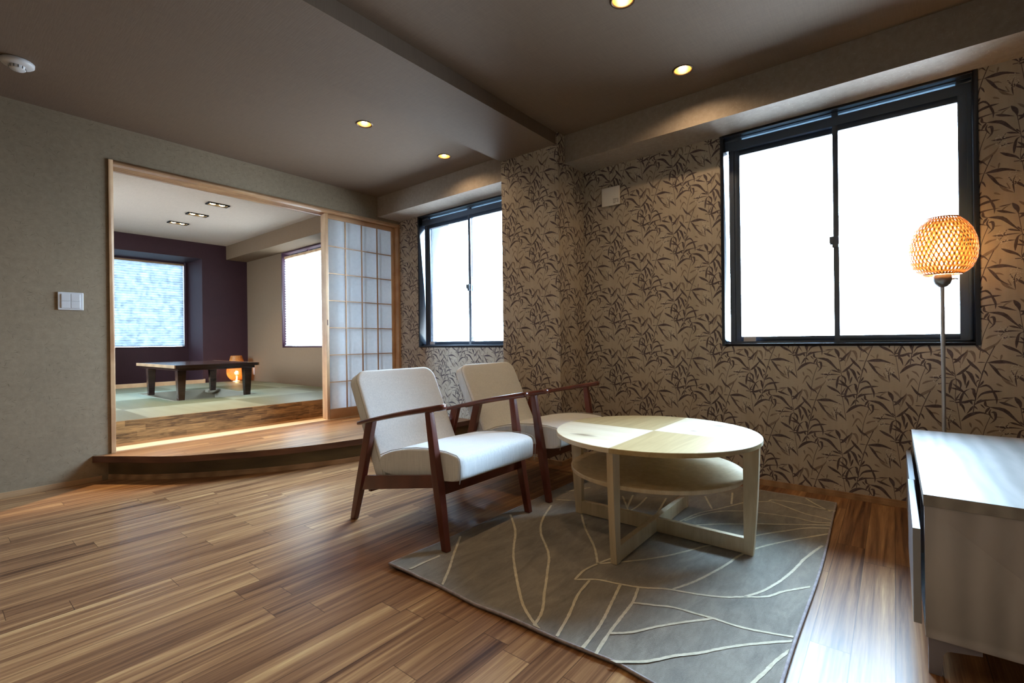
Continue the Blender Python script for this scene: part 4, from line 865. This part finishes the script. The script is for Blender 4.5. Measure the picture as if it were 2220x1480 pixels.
m = MB(); m.lathe([(.008, 1.196), (.018, 1.200), (.032, 1.215), (.038, 1.235), (.036, 1.258), (.030, 1.262), (0, 1.262)], seg=32)
so = m.build('lamp_socket', 'socket', t); m = MB(); m.tube([(.012, -.030, 1.236), (.022, -.052, 1.240), (.026, -.060, 1.236)], [.005, .0035, .0045], 8); m.build('switch', 'socket', so)
m = MB(); woven(m, shade1, 44, .95, .0082, 34); hoop(m, .075, 1.262, .003); hoop(m, .064, 1.544, .003); m.build('lamp_shade', 'rattan', t)
m = MB(); m.lathe([(0, 1.345), (.012, 1.348), (.026, 1.362), (.030, 1.385), (.026, 1.408), (.014, 1.425), (.013, 1.262)][::-1][1:]+[(.013, 1.30)], seg=24); m.build('bulb', 'bulb', t)
pnt(t, (0, 0, 1.385), 4.5, (1, .52, .2), .03)
def shade2(u):
    z = .022+u*.395; q = [(0, .068), (.08, .100), (.18, .126), (.30, .139), (.42, .138), (.60, .122), (.80, .098), (1, .078)]
    for (a, ra), (b, rb) in zip(q, q[1:]):
        if u <= b: k = (u-a)/(b-a); return ra+(rb-ra)*k, z
    return q[-1][1], z
t = thing('table_lamp', 'glowing woven egg-shaped lamp on the tatami in the maroon corner', 'lamp', (3.175, 8.23, ZT))
m = MB(); m.lathe([(0, 0), (.058, 0), (.060, .004), (.052, .012), (.030, .022), (0, .022)], seg=32); m.build('base', 'steel', t)
m = MB(); woven(m, shade2, 56, .12, .0075, 24); 
for k in range(26): r_, z_ = shade2((k+.5)/26); m.tube([(r_*math.cos(2*PI*j/40), r_*math.sin(2*PI*j/40), z_) for j in range(41)], .0020, 4, 0, False)
m.build('lamp_shade', 'rattan', t)
m = MB(); m.lathe([(.012, .03), (.012, .10), (.026, .125), (.028, .145), (.020, .165), (0, .172)], seg=20); m.build('bulb', 'bulb', t)
pnt(t, (0, 0, .145), 4.5, (1, .46, .13), .03)

# ================================================================ low table over the pit
KX0, KX1, KY0, KY1, KZ = 1.675, 2.535, 5.915, 7.33, .741
t = thing('low_table', 'dark wooden low table standing over the pit in the tatami floor', 'table', ((KX0+KX1)/2, (KY0+KY1)/2, ZT-.012)); ox, oy, oz = (KX0+KX1)/2, (KY0+KY1)/2, ZT-.012
def kb(nm, mat, d, bev=.0015): return boxo(nm, mat, (d[0]-ox, d[1]-ox, d[2]-oy, d[3]-oy, d[4]-oz, d[5]-oz), t, bev)
kb('tabletop', 'dark_wood', (KX0+.012, KX1-.012, KY0, KY1, KZ-.034, KZ), .003)
kb('edge_band', 'edge_wood', (KX0, KX0+.012, KY0, KY1, KZ-.034, KZ), .002); kb('edge_band', 'edge_wood', (KX1-.012, KX1, KY0, KY1, KZ-.034, KZ), .002)  # tan at the corners is real; along the sides mostly painted-in light
m = MB()
for d in ((KX0+.04, KX1-.04, KY0+.03, KY0+.055), (KX0+.04, KX1-.04, KY1-.055, KY1-.03), (KX0+.04, KX0+.065, KY0+.055, KY1-.055), (KX1-.065, KX1-.04, KY0+.055, KY1-.055)): m.box(d[0]-ox, d[1]-ox, d[2]-oy, d[3]-oy, KZ-.062-oz, KZ-.034-oz)
m.build('frame', 'dark_wood', t)
m = MB(); m.box(-.19, .19, -.19, .19, KZ-.085-oz, KZ-.034-oz); m.box(-.26, .26, -.05, .05, KZ-.060-oz, KZ-.034-oz); m.build('heater', 'heater', t, bevel=.004)
zl = KZ-.062-oz
for (cx, cy, sx, sy) in ((KX0+.092, KY0+.125, 1, 1), (KX1-.092, KY0+.125, -1, 1), (KX0+.092, KY1-.225, 1, -1), (KX1-.092, KY1-.225, -1, -1)):
    m = MB(); rows = []
    for z, h in ((0, .030), (zl, .043)):
        c0 = cx-ox-sx*(.0)+sx*0; rows.append([(cx-ox+a*h, cy-oy+b*h, z) for a, b in ((-1, -1), (1, -1), (1, 1), (-1, 1))])
    m.grid(rows, 0, False, close_u=True); m.face(rows[0][::-1]); m.face(rows[-1]); m.build('leg', 'dark_wood', t, bevel=.006)
